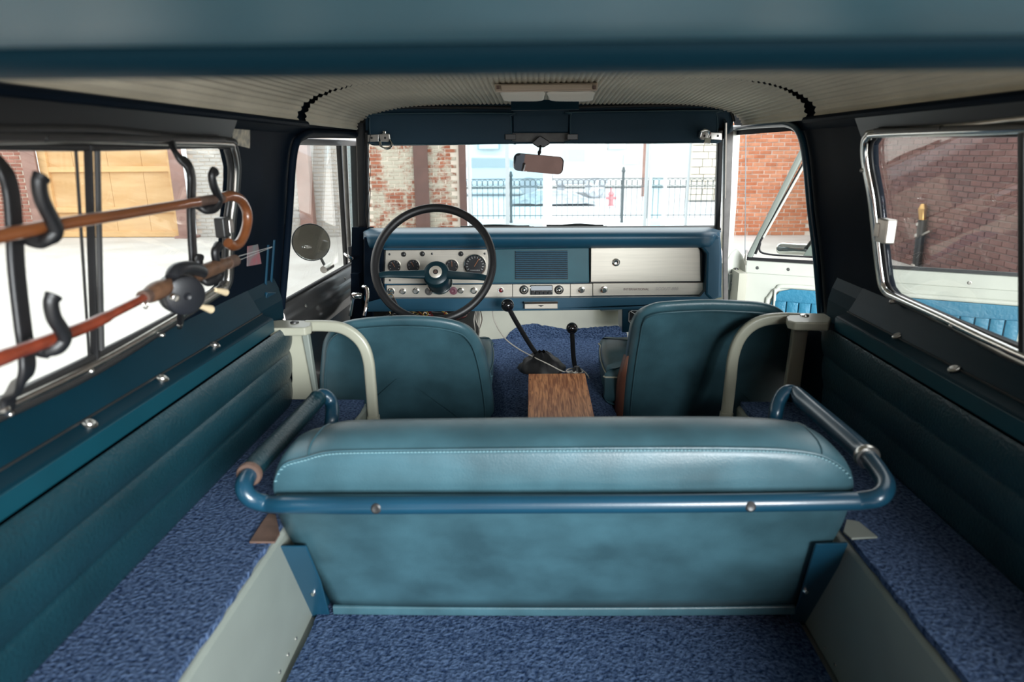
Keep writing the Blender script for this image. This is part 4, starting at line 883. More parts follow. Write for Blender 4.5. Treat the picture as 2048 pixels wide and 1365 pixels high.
# ------------------------------------------------------------------ visors, mirror, latches
def visor(uv, lab):
    pts = cat([aty(u, v, 2.44) for u, v in uv], 3, closed=True); o = obj('sun_visor', MB().pillow(pts, (0, .014, 0), .005, .001, 3), 'visor')
    tag(o, lab, 'sun visor'); c = sum(pts, V())/len(pts)
    obj('piping', MB().tube([c+(p-c)*.985+V((0, -.001, 0)) for p in pts], .0014, 6, closed=True), 'visor_edge', o); return o
v1 = visor([(745, 228), (1010, 226), (1022, 232), (1024, 244), (1024, 282), (1016, 288), (760, 289), (742, 282), (738, 262), (738, 236)], 'left dark blue padded sun visor above the steering wheel')
v2 = visor([(1150, 224), (1425, 221), (1434, 226), (1437, 236), (1437, 262), (1430, 282), (1420, 285), (1150, 287), (1141, 282), (1139, 270), (1139, 234), (1142, 227)], 'right dark blue padded sun visor on the passenger side')
for o_, u in ((v1, 1020), (v2, 1144)): obj('visor_bracket', MB().prism(dpoly([(u-10, 268), (u+12, 268), (u+12, 280), (u-10, 280)], 2.43), (0, .006, 0)), 'dark_metal', o_, smooth=False, bevel=.002)
mv = thing('rear_view_mirror', aty(1076, 348, 2.36), 'rear view mirror hanging from the windshield header', 'mirror')
obj('mount', MB().prism(dpoly([(1065, 284), (1080, 271), (1099, 283), (1100, 288), (1088, 295), (1076, 295), (1065, 288)], 2.43), (0, .012, 0)), 'dark_metal', mv, smooth=False, bevel=.003)
obj('stem', MB().tube(cat([aty(1081, 292, 2.43), aty(1080, 300, 2.41), aty(1078, 308, 2.385), aty(1076, 318, 2.375)], 4), [.004]*6+[.006]*2+[.004]*5, 10), 'dark_metal', mv)
mc = aty(1076, 328, 2.36); mx_ = V((1, -.14, -.09)).normalized(); mn = V((-.18, -1, -.02)).normalized(); mn = (mn-mx_*mn.dot(mx_)).normalized(); my_ = mn.cross(mx_)*-1
if my_.z < 0: my_ = -my_
mo_ = rrect(mc, mx_, my_, .170, .058, .018, 6)
obj('housing', MB().pillow(mo_, -mn*.014, .005, .003, 3), 'black_plastic', mv)
obj('mirror_glass', MB().prism([mc+(p-mc)*.97+mn*.0035 for p in mo_], -mn*.002), 'mirror', mv, smooth=False)
def latch(u, v, s):
    t = thing('header_latch', aty(u, v+14, 2.43), ('chrome clamp latch at the %s end of the windshield header' % ('left' if s < 0 else 'right')), 'latch')
    a = (1 if s < 0 else -1)
    def q(du, dv, Y=2.425): return aty(u+a*du, v+dv, Y)
    obj('plate', MB().prism([q(-26, -6), q(-4, -7), q(-4, 7), q(-26, 8)], (0, .006, 0)), 'aluminium', t, smooth=False, bevel=.001)
    obj('clamp_body', MB().prism([q(-4, -8, 2.415), q(18, -9, 2.415), q(20, 3, 2.415), q(14, 8, 2.415), q(0, 7, 2.415)], (0, .02, 0)), 'aluminium', t, smooth=False, bevel=.003)
    obj('clamp_top', MB().prism([q(4, -14, 2.41), q(11, -14, 2.41), q(11, -8, 2.41), q(4, -8, 2.41)], (0, .01, 0)), 'chrome', t, smooth=False, bevel=.002)
    if s < 0: obj('pull_ring', MB().tube(cat([q(-1, 8, 2.40), q(1, 17, 2.39), q(8, 21, 2.385), q(18, 20, 2.385), q(23, 13, 2.39), q(19, 4, 2.40)], 5), .0042, 8), 'chrome', t)
    else:
        obj('lever', MB().tube(cat([q(18, 2, 2.40), q(15, -8, 2.395), q(6, -11, 2.39), q(-1, -7, 2.39), q(1, 3, 2.395)], 5), .004, 8), 'chrome', t)
        obj('lever_tip', MB().prism([q(-6, 4, 2.39), q(8, 4, 2.39), q(10, 15, 2.385), q(-4, 16, 2.385)], (0, .01, 0)), 'chrome', t, smooth=False, bevel=.003)
    for du in (-18, 9): obj('screw', MB().rev(q(du, 0, 2.414 if du > 0 else 2.424), (0, -1, 0), [(0, .004), (.002, .003), (.002, 0)], 10), 'dark_metal', t)
latch(761, 276, -1); latch(1418, 272, 1)
# dome light console
ld = thing('dome_light', P(0.02, 2.0, .12), 'beige twin-lens dome light on the ribbed headliner', 'ceiling light')
def ly(u, v, Y): return aty(u, v, Y)
hp2 = [ly(987, 166, 1.93), ly(1197, 163, 1.93), ly(1196, 183, 1.90), ly(990, 185, 1.90)]
obj('housing', MB().prism([ly(988, 168, 1.92), ly(1197, 165, 1.92), ly(1195, 182, 1.90), ly(991, 185, 1.90)], (0, .13, .012)), 'plastic_beige', ld, smooth=False, bevel=.004)
obj('bezel', MB().prism([ly(1001, 170, 1.905), ly(1186, 168, 1.905), ly(1185, 178, 1.895), ly(1003, 181, 1.895)], (0, .02, .0)), 'plastic_beige', ld, smooth=False, bevel=.002)
for u in (996, 1189): obj('clip', MB().prism([ly(u-3, 171, 1.893), ly(u+3, 171, 1.893), ly(u+3, 178, 1.893), ly(u-3, 178, 1.893)], (0, .01, 0)), 'rust_brown', ld, smooth=False)
for ua, ub in ((1003, 1087), (1096, 1186)):
    pts = cat([ly(ua, 184, 1.915), ly((ua+ub)/2, 183.5, 1.915), ly(ub, 183, 1.915), ly(ub+1, 194, 1.93), ly(ub-5, 202, 1.94), ly((ua+ub)/2, 203, 1.94), ly(ua+8, 202, 1.94), ly(ua+2, 195, 1.93)], 4, closed=True)
    obj('lens', MB().pillow(pts, (0, .09, .01), .004, .002, 4), 'lens', ld)
obj('mount_plate', MB().prism([ly(1022, 200, 2.2), ly(1158, 199, 2.2), ly(1158, 219, 2.2), ly(1022, 221, 2.2)], (0, .02, .0)), 'seal_navy', ld, smooth=False)
# aerial wires beside the left windshield pillar
wr = thing('hanging_wires', aty(737, 450, 2.40), 'two thin dark wires hanging beside the left windshield pillar', 'wire')
obj('wire', MB().tube(cat([aty(734, 268, 2.42), aty(735, 300, 2.42), aty(737, 340, 2.42), aty(739, 375, 2.42), aty(734, 400, 2.42), aty(732, 430, 2.42), aty(736, 456, 2.42)], 6), .0012, 6), 'wire_black', wr)
obj('wire', MB().tube(cat([aty(741, 268, 2.42), aty(737, 300, 2.42), aty(741, 345, 2.42), aty(738, 365, 2.42), aty(741, 385, 2.42), aty(737, 425, 2.42), aty(735, 456, 2.42)], 6), .0012, 6), 'wire_black', wr)
# wipers outside
for (pts, lab) in (([(921, 455), (960, 452), (1000, 451), (1066, 455)], 'left windshield wiper resting behind the steering wheel rim'), ([(1093, 453), (1120, 452), (1160, 449), (1212, 454)], 'right windshield wiper resting at the middle of the windshield')):
    pp_ = [aty(u, v, 2.70) for u, v in pts]; t = thing('windshield_wiper', pp_[0], lab, 'wiper')
    obj('blade', MB().sweep([pp_[0], pp_[0]+(pp_[3]-pp_[0])*.95+V((0, 0, .002))], rsec(.006, .012), up=(0, 0, 1)), 'black_rubber', t)
    obj('arm', MB().tube(cat(pp_, 4), .004, 8), 'dark_metal', t)
    obj('pivot', MB().rev(pp_[3]+V((0, 0, -.03)), (0, 0, 1), [(0, .012), (.03, .010), (.036, 0)], 12), 'dark_metal', t)
# round door mirror outside the driver window
rm = thing('round_mirror', atx(655, 545, -.84), 'round chrome door mirror outside the driver window', 'mirror')
rc = atx(622, 485, -.88); rn = (CAM+V((.25, .35, .3))-rc).normalized(); rr_ = 36.5*((rc-CAM).dot(FW))/FPX
obj('shell', MB().rev(rc-rn*.03, rn, [(0, rr_*.4), (.012, rr_*.8), (.026, rr_), (.031, rr_*1.01), (.033, rr_*.98)], 36), 'chrome', rm)
obj('mirror_glass', MB().rev(rc, rn, [(.001, rr_*.965), (.0035, rr_*.965)], 36), 'mirror', rm)
obj('rim', MB().tube([rc+rn*.003+(rn.orthogonal().normalized()*math.cos(t)+rn.cross(rn.orthogonal().normalized())*math.sin(t))*rr_ for t in [2*math.pi*i/48 for i in range(48)]], .0022, 8, closed=True), 'dark_metal', rm)
obj('stalk', MB().tube([rc-rn*.015+V((.02, 0, -.02)), atx(645, 523, -.865), atx(652, 536, -.85)], .0055, 10), 'dark_metal', rm)
obj('clamp', MB().tube([atx(647, 540, -.85), atx(662, 531, -.84)], .014, 12), 'aluminium', rm)
# ------------------------------------------------------------------ front seats
def front_seat(s):
    if s < 0:
        ol = [(636, 720), (641, 682), (658, 655), (690, 640), (750, 632), (820, 630), (880, 634), (925, 646), (950, 668), (966, 700), (978, 755), (986, 825), (980, 862), (955, 882), (800, 884), (672, 882), (646, 868), (635, 825), (633, 765)]
    else:
        ol = [(1262, 680), (1268, 645), (1282, 620), (1310, 605), (1350, 600), (1420, 597), (1480, 599), (1530, 603), (1565, 615), (1588, 640), (1598, 680), (1600, 740), (1598, 820), (1589, 864), (1560, 882), (1420, 884), (1290, 882), (1258, 870), (1245, 835), (1252, 750)]
    pts = []
    for u, v in ol:
        pts.append(atp(u, v, (0, 1.86, Z0-.445), (0, .285, .14)))
    pts = cat(pts, 4, closed=True); c = sum(pts, V())/len(pts)
    t = thing('bucket_seat', V((c.x, 2.15, Z0-.955)), ('teal vinyl driver seat behind the steering wheel' if s < 0 else 'teal vinyl passenger seat in front of the glovebox'), 'seat', 'front seats')
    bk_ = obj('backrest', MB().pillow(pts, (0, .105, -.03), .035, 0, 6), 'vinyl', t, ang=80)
    dv = V((0, .105, -.03)).normalized(); ins = []
    n = len(pts)
    for i in range(n):
        tt = (pts[(i+1) % n]-pts[i-1]).normalized(); q = tt.cross(dv)
        if q.dot(c-pts[i]) < 0: q = -q
        ins.append(pts[i]+q*.034-dv*.0012)
    obj('seam_piping', MB().tube(ins, .0022, 6, closed=True), 'vinyl', bk_)
    x0, x1 = (c.x-.235, c.x+.26) if s < 0 else (c.x-.285, c.x+.225)
    def cz(x, y, z): return P(x, y, z)
    o2 = cat([P(x0+.03, 2.09, -.80), P(x1-.03, 2.09, -.80), P(x1, 2.13, -.80), P(x1+.005, 2.28, -.80), P(x1-.01, 2.45, -.80), P(x1-.05, 2.50, -.80), P(x0+.05, 2.50, -.80), P(x0+.01, 2.45, -.80), P(x0-.005, 2.28, -.80), P(x0, 2.13, -.80)], 4, closed=True)
    cu = obj('seat_cushion', MB().pillow(o2, (0, 0, .125), .035, .012, 6), 'vinyl', t, ang=80)
    e2 = [p+V((0, 0, .125-.03)) for p in o2]; cc = sum(e2, V())/len(e2); obj('seam_piping', MB().tube([cc+(p-cc)*1.004+V((0, 0, .0)) for p in e2], .003, 6, closed=True), 'beige_paint' if s > 0 else 'vinyl', cu)
    bs = MB().prism([P(x0+.10, 2.09, -.945), P(x1-.10, 2.09, -.945), P(x1-.08, 2.09, -.80), P(x0+.08, 2.09, -.80)], (0, .36, 0)); obj('seat_base', bs, 'navy_paint', t, smooth=False, bevel=.004)
    if s > 0:
        sd = [pts[i] for i in range(len(pts))]
        a = [atp(u, v, (0, 1.86, Z0-.445), (0, .285, .14)) for u, v in ((1258, 715), (1252, 760), (1245, 850), (1243, 915))]
        obj('side_panel', MB().grid([[p+V((-.001, .012, 0)) for p in a], [p+V((-.002-.010*i, .055, -.01)) for i, p in enumerate(a)], [p+V((-.002-.011*i, .10, -.02)) for i, p in enumerate(a)]]), 'brown_side', t, solid=.002, label='worn reddish brown side of the backrest')
    return t
front_seat(-1); front_seat(1)
# ------------------------------------------------------------------ beige grab hoops at the door pillars
def hoop(s):
    if s < 0:
        pts = [(612, 652), (650, 652), (682, 656), (708, 670), (727, 692), (737, 722), (741, 760), (745, 812), (748, 852), (752, 900), (757, 960)]
    else:
        pts = [(1600, 638), (1560, 637), (1525, 642), (1498, 656), (1478, 680), (1466, 715), (1461, 760), (1455, 812), (1450, 850), (1444, 900), (1436, 960)]
    Yh = 1.76 if s < 0 else 1.79
    pp_ = cat([aty(u, v, Yh) for u, v in pts], 6); t = thing('grab_hoop', V((pp_[-1].x, Yh, pp_[-1].z)), ('beige grab hoop behind the driver seat' if s < 0 else 'beige grab hoop behind the passenger seat'), 'grab rail', 'grab hoops')
    pp_ = [p for p in pp_ if p.z > Z0-.94]
    obj('hoop_tube', MB().sweep(pp_, rsec(.030, .022, .35), up=(0, 1, 0)), 'beige_paint', t)
    def q(u, v, Y=None): return aty(u, v, Y or Yh)
    zt_ = pp_[0].z+.013
    if s < 0: top = [(534, 653), (545, 642), (560, 640), (612, 641), (624, 645), (622, 652), (610, 656), (538, 657)]
    else: top = [(1664, 636), (1650, 627), (1600, 626), (1580, 628), (1573, 633), (1576, 641), (1590, 645), (1658, 646)]
    tb = [atp(u, v, (0, 0, zt_), (0, 0, 1)) for u, v in top]
    obj('bracket', MB().prism(tb, (0, 0, -.022)), 'beige_paint', t, smooth=False, bevel=.004)
    bu, bv = (589, 646) if s < 0 else (1609, 632)
    obj('bolt', MB().rev(atp(bu, bv, (0, 0, zt_), (0, 0, 1)), (0, 0, 1), [(-.001, .012), (.003, .011), (.005, .006), (.005, 0)], 16), 'dark_metal' if s < 0 else 'aluminium', t)
    if s < 0: post = [(560, 664), (614, 666), (632, 785), (632, 800), (578, 800), (584, 760), (582, 715), (572, 685)]
    else: post = [(1588, 654), (1618, 655), (1602, 770), (1600, 797), (1568, 797), (1582, 700)]
    obj('post', MB().prism([q(u, v, Yh+.004) for u, v in post], (0, .02, 0)), 'beige_paint', t, smooth=False, bevel=.003)
    if s < 0: obj('post_rib', MB().prism([q(u, v, Yh-.006) for u, v in ((602, 666), (616, 667), (634, 790), (626, 790))], (0, .02, 0)), 'well_paint', t, smooth=False, bevel=.003)
    f = obj('foot_sleeve', MB().sweep([p for p in pp_ if p.z < Z0-.70], rsec(.034, .026, .3), up=(0, 1, 0)), 'beige_paint', t)
hoop(-1); hoop(1)
# ------------------------------------------------------------------ rear bench seen from behind
bench = thing('rear_bench', P(0, 1.25, -.945), 'teal vinyl rear bench with a bent blue tube frame, seen from behind', 'seat')
YS = 1.07
ol = [(541, 990), (543, 968), (560, 939), (602, 926), (650, 914), (730, 911), (900, 909), (1127, 907), (1350, 906), (1501, 907), (1590, 911), (1650, 921), (1690, 942), (1709, 962), (1713, 985), (1708, 1000), (1690, 1012), (1500, 1016), (1127, 1018), (750, 1018), (570, 1014), (548, 1004)]
pts = cat([aty(u, v-4, YS) for u, v in ol], 4, closed=True)
# crest rises and moves forward as it rounds over: three nested loops
c = sum(pts, V())/len(pts)
def lift(p, f, dy, dz, sh): # upper part moves up, everything shrinks a little
    k = max(0, min(1, (p.z-(Z0-.60))/.08)); return V((c.x+(p.x-c.x)*sh, p.y+dy, p.z+dz*k*f))
rings = [(1, 0, -.0, 0)]
prof = [(0, 0, .985), (.006, .004, .995), (.016, .010, 1.0), (.032, .0165, 1.0), (.055, .021, .994), (.085, .0225, .988), (.11, .018, .98), (.13, .008, .97), (.142, -.010, .96), (.148, -.03, .94)]
g = MB(); n = len(pts); vs_ = []; fs_ = []
cap = [[c+(p-c)*k*.985 + V((0, -.008*(1-k*k), 0)) for p in pts] for k in (.04, .3, .6, .85)]
for r_ in cap: vs_ += r_
for dy, dz, sh in prof: vs_ += [lift(p, 1, dy, dz, sh) for p in pts]
last = [lift(p, 1, .148, -.03, .94) for p in pts]; lc = sum(last, V())/n
for k in (.7, .3, .04): vs_ += [lc+(p-lc)*k+V((0, .02*(1-k), 0)) for p in last]
R_n = len(cap)+len(prof)+3
for j in range(R_n-1): fs_ += [(j*n+i, j*n+(i+1) % n, (j+1)*n+(i+1) % n, (j+1)*n+i) for i in range(n)]
fs_ += [tuple(range(n-1, -1, -1)), tuple((R_n-1)*n+i for i in range(n))]
g.add(vs_, fs_); br = obj('backrest', g, 'vinyl', bench, ang=85)
# stitching along the seam
st = [lift(p, 1, -.0012, 0, .985) for p in pts]; st = [p for p in st if p.z > Z0-.585]
seam = [p for p in pts if p.z > Z0-.565]; seam.sort(key=lambda p: p.x)
sm_ = MB(); x = seam[0].x+.01; tot = seam[-1].x-.01; i = 0
sl = [V((c.x+(p.x-c.x)*.985, p.y-.0008, p.z+.001)) for p in seam]
while x < tot:
    while i < len(sl)-2 and sl[i+1].x < x: i += 1
    a, b = sl[i], sl[i+1]; t_ = (x-a.x)/max(1e-6, b.x-a.x); p = a+(b-a)*t_
    sm_.box(p, (.0042, .0018, .0012)); x += .0062
obj('stitching', sm_, 'thread', br, smooth=False, kind='stuff')
obj('seam_piping', MB().tube([p+V((0, .002, .0035)) for p in sl], .002, 6), 'vinyl', br)
for ux in (.88, -.86):   # cross seams near the ends of the roll
    q_ = []
    for dy, dz, sh in prof[0:8]:
        best = min(pts, key=lambda p: abs((p.x-c.x)-ux*.51) + (10 if p.z < Z0-.565 else 0)); l_ = lift(best, 1, dy, dz, sh); q_.append(l_+V((0, 0, .0008)))
    obj('cross_seam', MB().tube(q_, .0018, 6), 'vinyl', br)
# lower back panel
lo = [(549, 1000), (560, 1050), (590, 1110), (640, 1180), (664, 1214), (800, 1216), (1000, 1217), (1200, 1216), (1400, 1215), (1590, 1212), (1612, 1180), (1655, 1110), (1685, 1050), (1700, 1000)]
def yl(v): return 1.225+.03*(v-1000)/215
rows = []
for k in range(13):
    v = 1000+k*(1216-1000)/12; f = k/12
    lft = 549+(11+0*f)*0; ul = [549, 553, 559, 567, 577, 588, 600, 613, 625, 637, 648, 658, 666][k]; ur = [1701, 1696, 1690, 1682, 1672, 1661, 1650, 1640, 1630, 1620, 1610, 1600, 1590][k]
    rows.append([atp(ul+(ur-ul)*i/40, v, (0, 1.052+.006*abs(i/20-1)**6, Z0-.60), (0, .345, .185)) for i in range(41)])
obj('back_panel', MB().grid(rows), 'vinyl', bench, ang=80, solid=.012)
fold = [atp(668+(1588-668)*i/40, 1222-3*abs(i/20-1)**2, (0, 1.050, Z0-.60), (0, .345, .185)) for i in range(41)]
obj('bottom_fold', MB().sweep(fold, rsec(.012, .022, .4), up=(0, 0, 1)), 'vinyl', bench)
# bent tube frame
tb_z = -.69
L_ = [(655, 880, 1.60), (666, 840, 1.64), (663, 808, 1.69), (650, 790, 1.72), (630, 795, 1.68)]
def A(u, v, x): return atx(u, v, x*.862)
def fr_tube():
    path = []
    # right foot up, forward bend, back along the arm, corner, across, mirrored
    footR = [atz(1545, 880, -.662), A(1550, 838, .572), A(1557, 805, .583), A(1570, 786, .602), A(1588, 785, .625)]
    armR = [A(1618, 812, .634), A(1700, 882, .640), A(1735, 915, .640)]
    cornR = [A(1762, 950, .637), A(1771, 975, .626), A(1757, 995, .603), A(1720, 1002, .575)]
    back = [aty(1690, 1003, 1.04), aty(1501, 1006, 1.035), aty(1300, 1008, 1.035), aty(1100, 1009, 1.035), aty(900, 1010, 1.035), aty(752, 1011, 1.035), aty(590, 1010, 1.04)]
    cornL = [aty(535, 1008, 1.06), A(500, 996, -.623), A(488, 974, -.637), A(498, 950, -.643)]
    armL = [A(520, 922, -.645), A(555, 885, -.645), A(620, 815, -.640)]
    footL = [A(640, 792, -.628), A(655, 795, -.612), A(664, 812, -.600), A(663, 845, -.592), atz(655, 890, -.662)]
    return footR+armR+cornR+back+cornL+armL+footL
ctrl = fr_tube(); pth = cat(ctrl, 7)
tf = obj('tube_frame', MB().tube(pth, .0155, 16), 'blue_paint', bench, label='bent blue steel tube')
for s, a, b in ((1, 4, 7), (-1, 22, 26)):
    seg = cat(ctrl[a:b+1], 6)
    if s < 0: seg = seg[::-1]
    if s > 0: seg = [A(1592, 786, .628)]+[p for p in seg if p.y < 1.44]
    nn = len(seg); obj('arm_sleeve', MB().tube(seg, [.016]+[.0195]*(nn-3)+[.0205, .0218], 16), 'vinyl_wall' if s < 0 else 'blue_paint', tf, label='smooth padded sleeve on the %s arm' % ('left' if s < 0 else 'right'))
    e = seg[-1] if True else seg[0]; obj('sleeve_end', MB().rev(e, (seg[-1]-seg[-2]), [(-.008, .0218), (.0, .0228), (.004, .021), (.004, .015)], 20), 'rust_brown' if s < 0 else 'aluminium', tf)
for u, v in ((752, 1018), (1501, 1014)):
    p = aty(u, v, 1.021); obj('screw', MB().rev(p, (0, -1, .15), [(-.006, .010), (.001, .009), (.003, .006), (.002, 0)], 14), 'dark_metal', tf)
# side brackets
for s in (-1, 1):
    if s < 0: bp2 = [(551, 1094), (612, 1094), (641, 1165), (666, 1258), (614, 1264), (560, 1120)]
    else: bp2 = [(1632, 1090), (1697, 1088), (1628, 1258), (1580, 1262), (1605, 1180)]
    q_ = [atp(u, v, (0, 1.040, Z0-.60), (0, .345, .185)) for u, v in bp2]
    bk2 = obj('side_bracket', MB().prism(q_, (0, .006, 0)), 'blue_paint', bench, smooth=False, bevel=.0015)
    obj('bracket_flange', MB().box(V((s*.490, 1.27, Z0-.86)), (.006, .09, .16)), 'blue_paint', bench, smooth=False)
    u, v = (627, 1188) if s < 0 else (1611, 1183)
    obj('bolt', MB().rev(atp(u, v, (0, 1.039, Z0-.60), (0, .345, .185)), (0, -1, 0), [(-.002, .006), (.003, .005), (.005, .003), (.005, 0)], 12), 'chrome', bk2)
o2 = cat([P(-.44, 1.22, -.82), P(.44, 1.22, -.82), P(.46, 1.27, -.82), P(.46, 1.46, -.82), P(.44, 1.54, -.82), P(-.44, 1.54, -.82), P(-.46, 1.46, -.82), P(-.46, 1.27, -.82)], 4, closed=True)
obj('seat_cushion', MB().pillow(o2, (0, 0, .10), .03, .008), 'vinyl', bench, ang=80)
obj('seat_base', MB().box(P(0, 1.40, -.88), (.86, .2, .12)), 'navy_paint', bench, smooth=False)
# ------------------------------------------------------------------ wooden console box, gear levers
wt = [atz(u, v, -.70) for u, v in ((1057, 748), (1170, 747), (1193, 856), (1199, 880), (1055, 880), (1055, 856))]
wbx = thing('wooden_box', P(.03, 2.0, -.77), 'stained plywood console box between the front seats', 'box')
obj('lid', MB().prism([wt[0], wt[1], wt[3], wt[4]], (0, 0, -.014)), 'oak', wbx, smooth=False, bevel=.002)
cx_ = sum(wt, V())/6
obj('box_side', MB().prism([cx_+(p-cx_)*.96+V((0, 0, -.015)) for p in (wt[0], wt[1], wt[3], wt[4])], (0, 0, -.055)), 'oak', wbx, smooth=False)
for f in (.08, .3, .55, .8):
    for a, b in ((wt[1], wt[3]), (wt[0], wt[4])):
        p = a+(b-a)*f; p = p+(cx_-p)*.06; obj('nail', MB().rev(V((p.x, p.y, wt[0].z)), (0, 0, 1), [(-.002, .002), (.0006, .002), (.0008, 0)], 8), 'dark_metal', wbx)
def lever(name, kn, path, r, boot, lab):
    t = thing(name, path[-1], lab, 'gear lever')
    obj('knob', MB().ball(kn, r, 22), 'black_gloss', t)
    obj('shaft', MB().tube(cat([kn]+path, 5), .0085, 12), 'black_rubber', t)
    return t
g1 = lever('gear_lever', aty(1015, 611, 2.28), [aty(1030, 640, 2.31), aty(1060, 690, 2.37), aty(1075, 712, 2.40), aty(1080, 735, 2.42)], .0225, None, 'long slanted black gear lever with a ball knob by the dashboard')
bc = atz(1083, 740, -.776); rows = []
for h, r_ in ((.0, .088), (.010, .086), (.022, .074), (.038, .066), (.046, .050), (.060, .034), (.070, .018)):
    rows.append([bc+V((math.cos(t)*r_*(1+.05*math.sin(5*t+h*90)), math.sin(t)*r_*.9, h+.003*math.sin(7*t))) for t in [2*math.pi*i/40 for i in range(41)]])
obj('boot', MB().grid(rows), 'black_rubber', g1, ang=60, label='crumpled black rubber boot')
g2 = lever('transfer_lever', aty(1144, 657, 2.33), [aty(1145, 680, 2.34), aty(1147, 715, 2.36), aty(1152, 746, 2.38)], .0205, None, 'short upright black ball-topped lever right of the long one')
obj('boot', MB().rev(atz(1153, 752, -.776), (0, 0, 1), [(0, .022), (.01, .02), (.03, .012), (.035, .009)], 16), 'black_rubber', g2)
# white cord
cd = cat([aty(984, 618, 2.50), aty(990, 645, 2.50), aty(1008, 675, 2.47), aty(1035, 697, 2.44), aty(1070, 716, 2.36), aty(1095, 728, 2.33), aty(1118, 740, 2.31), aty(1128, 744, 2.31)], 7)
loops = []
for i in range(40):
    a = i/39*4.5*math.pi; loops.append(atz(1140+i*.5+12*math.cos(a)*(1 if i < 22 else .7), 742+4.5*math.sin(a), -.757+.006*math.sin(i*.9)))
tag(obj('cord', MB().tube(cd+loops+cat([loops[-1], atz(1166, 742, -.765), atz(1176, 752, -.765), atz(1178, 760, -.78)], 4)[1:], .0022, 8), 'wire_white'), 'thin white cord trailing over the carpet and coiled by the wooden box', 'cord')
# ------------------------------------------------------------------ rack hooks with cane and fishing rod
def strap(uv, X, w, t_): return cat([atx(u, v, X(i) if callable(X) else X) for i, (u, v) in enumerate(uv)], 6)
rk = lambda u, v, X: atx(u, v, X)
def rack(name, sp_uv, hooks, w, lab, xs_):
    pts_ = cat([atx(u, v, x_) for (u, v), x_ in zip(sp_uv, xs_)], 6); t = thing(name, pts_[-1], lab, 'rack', 'rod rack straps')
    obj('strap', MB().sweep(pts_, rsec(w, .009, .45), up=(1, 0, 0)), 'black_rubber', t)
    for h in hooks:
        n_ = len(h); hx_ = [(-.640 if True else 0)+(.03 if i > n_*.0 else 0) for i in range(n_)]
        q_ = cat([atx(u, v, x_) for (u, v, x_) in h], 6); obj('hook', MB().sweep(q_, rsec(w*.80, w*.62, .5), up=(1, .2, 0), scale=[1.1]*3+[1]*(len(q_)-3)), 'black_rubber', t)
    for (u, v), x_ in ((sp_uv[0], xs_[0]), (sp_uv[-1], xs_[-1])): obj('screw', MB().rev(atx(u, v, x_+.006), (1, 0, 0), [(-.004, .006), (.001, .006), (.003, .003), (.003, 0)], 12), 'aluminium', t)
XR = -.645
rack('rod_rack', [(-22, 300), (-8, 318), (10, 345), (22, 385), (28, 450), (33, 540), (44, 640), (52, 700), (54, 740), (42, 768), (20, 785), (14, 822)],
     [[(84, 352, -.585), (78, 366, -.587), (84, 400, -.59), (104, 440, -.592), (112, 462, -.594), (100, 478, -.600), (75, 482, -.615), (50, 474, -.635)],
      [(108, 590, -.585), (102, 606, -.587), (108, 636, -.59), (124, 662, -.592), (128, 680, -.595), (112, 698, -.602), (84, 702, -.617), (56, 690, -.635)]], .023,
     'black rubber-coated rack strap nearest the camera on the left window', [-.665, -.655, XR, XR, XR, XR, XR, XR, XR, -.66, -.70, -.712])
rack('rod_rack_far', [(345, 280), (346, 296), (358, 314), (376, 332), (383, 360), (382, 420), (384, 480), (386, 532), (374, 575), (362, 620), (361, 650)],
     [[(430, 342, -.60), (424, 352, -.602), (428, 374, -.604), (438, 398, -.607), (430, 416, -.612), (410, 419, -.622), (392, 410, -.636)],
      [(438, 491, -.60), (430, 505, -.602), (434, 526, -.604), (441, 546, -.607), (432, 559, -.612), (412, 563, -.622), (396, 548, -.636)],
      [(399, 514, -.62), (398, 526, -.625), (402, 540, -.632)]], .021,
     'black rubber-coated rack strap at the front end of the left window', [-.68, -.67, -.655, XR, XR, XR, XR, XR, -.66, -.70, -.722])
bpy.data.objects['rod_rack_far'].name = 'rod_rack.001'; ORG['rod_rack.001'] = ORG['rod_rack_far']
cn = thing('walking_cane', atx(250, 430, -.612), 'brown wooden walking cane with a curved handle lying in the upper hooks', 'cane')
cpt = cat([atx(u, v, x_) for u, v, x_ in ((-40, 482, -.612), (0, 472, -.612), (120, 449, -.612), (250, 428, -.612), (395, 404, -.612))], 8)
obj('shaft', MB().tube(cpt, .0078, 12), 'cane_wood', cn)
obj('collar', MB().tube(cat([atx(395, 404, -.612), atx(420, 400, -.612), atx(446, 396, -.612)], 4), .0085, 12), 'rust_brown', cn)
obj('handle', MB().tube(cat([atx(u, v, x_) for u, v, x_ in ((444, 396, -.612), (462, 392, -.610), (480, 399, -.608), (492, 418, -.606), (495, 440, -.606), (490, 465, -.608), (479, 486, -.612), (466, 492, -.616), (456, 486, -.618))], 6), .0095, 14), 'cane_wood', cn)
fr_ = thing('fishing_rod', atx(200, 640, -.60), 'old red fishing rod with a reel lying in the lower hooks', 'fishing rod')
obj('blank', MB().tube(cat([atx(u, v, -.605) for u, v in ((-40, 733), (0, 717), (90, 684), (180, 650), (240, 620), (296, 592))], 6), [.0085]*8+[.0078]*14+[.0065]*9, 12), 'rod_red', fr_)
obj('foregrip', MB().tube(cat([atx(u, v, -.605) for u, v in ((290, 596), (300, 590), (318, 580), (338, 572), (356, 563))], 4), [.007, .009, .010, .011, .012, .013, .0135, .014, .014, .0135, .013, .0125, .012, .011, .010, .009, .008], 14), 'cork', fr_)
obj('ferrule', MB().tube([atx(286, 596, -.605), atx(303, 588, -.605)], .0105, 14), 'rust_brown', fr_)
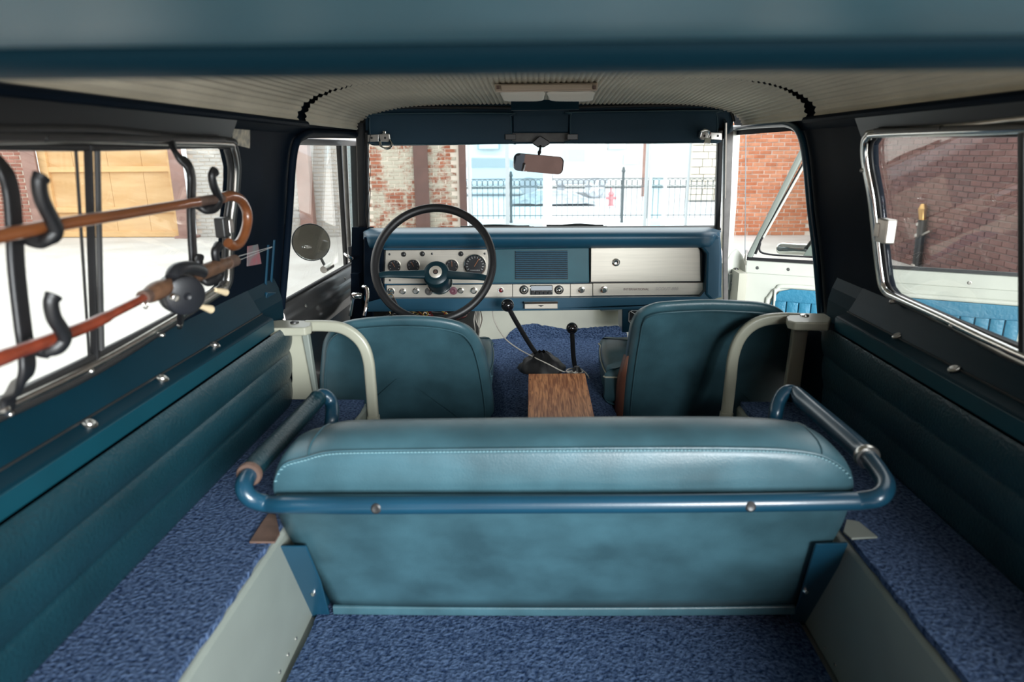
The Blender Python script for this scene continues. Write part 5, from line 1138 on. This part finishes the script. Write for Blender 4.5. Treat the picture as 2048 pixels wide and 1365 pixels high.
obj('rear_grip', MB().tube(cat([atx(u, v, -.605) for u, v in ((350, 566), (385, 552), (415, 541), (440, 531), (468, 522))], 4), [.009]*5+[.013]*8+[.010]*2+[.008]*2, 14), 'cork', fr_)
obj('butt_cap', MB().tube([atx(456, 527, -.605), atx(470, 521, -.605)], .011, 14), 'rust_brown', fr_)
rc_ = atx(368, 590, -.590); ra = V((.75, -.62, -.10)).normalized()
rl = obj('reel', MB().rev(rc_-ra*.004, ra, [(-.034, .016), (-.032, .027), (-.022, .030), (.008, .031), (.012, .030), (.015, .025), (.016, .006), (.018, .005), (.016, 0)], 32), 'black_plastic', fr_)
obj('reel_rim', MB().rev(rc_, -ra, [(.006, .0315), (.010, .033), (.018, .033), (.022, .0305)], 32), 'dark_metal', rl)
obj('reel_hole', MB().rev(atx(350, 596, -.585), ra, [(-.006, .0055), (.003, .0055), (.004, .004), (.001, .003), (.001, 0)], 14), 'aluminium', rl)
obj('reel_foot', MB().tube(cat([atx(u, v, -.60) for u, v in ((345, 560), (352, 543), (372, 537), (392, 540), (405, 548))], 5), [.006]+[.012]*19+[.006], 12), 'black_plastic', rl)
obj('reel_crank', MB().tube(cat([atx(412, 618, -.585), atx(400, 606, -.585), atx(412, 592, -.585), atx(428, 580, -.585)], 4), .003, 8), 'aluminium', rl)
obj('reel_knob', MB().tube([atx(430, 580, -.583), atx(436, 581.5, -.583), atx(451, 585, -.583)], [.0035, .0045, .0065], 12), 'cream', rl)
obj('reel_knob', MB().tube([atx(398, 612, -.580), atx(406, 614.5, -.580), atx(421, 619, -.580)], [.0040, .0045, .0070], 12), 'cream', rl)
obj('line_guide', MB().tube(circ(atx(291, 609, -.60), .006, 16, 'x'), .0012, 6, closed=True), 'aluminium', fr_)
obj('trigger', MB().tube(cat([atx(398, 534, -.60), atx(396, 524, -.60), atx(398, 515, -.60)], 4), .005, 8), 'black_rubber', rl)
obj('fishing_line', MB().tube([atx(440, 530, -.60), atx(480, 512, -.64), atx(544, 494, -.685)], .0007, 5), 'print_white', fr_)
obj('fishing_line', MB().tube([atx(430, 540, -.60), atx(480, 520, -.64), atx(544, 495, -.685)], .0005, 5), 'print_white', fr_)
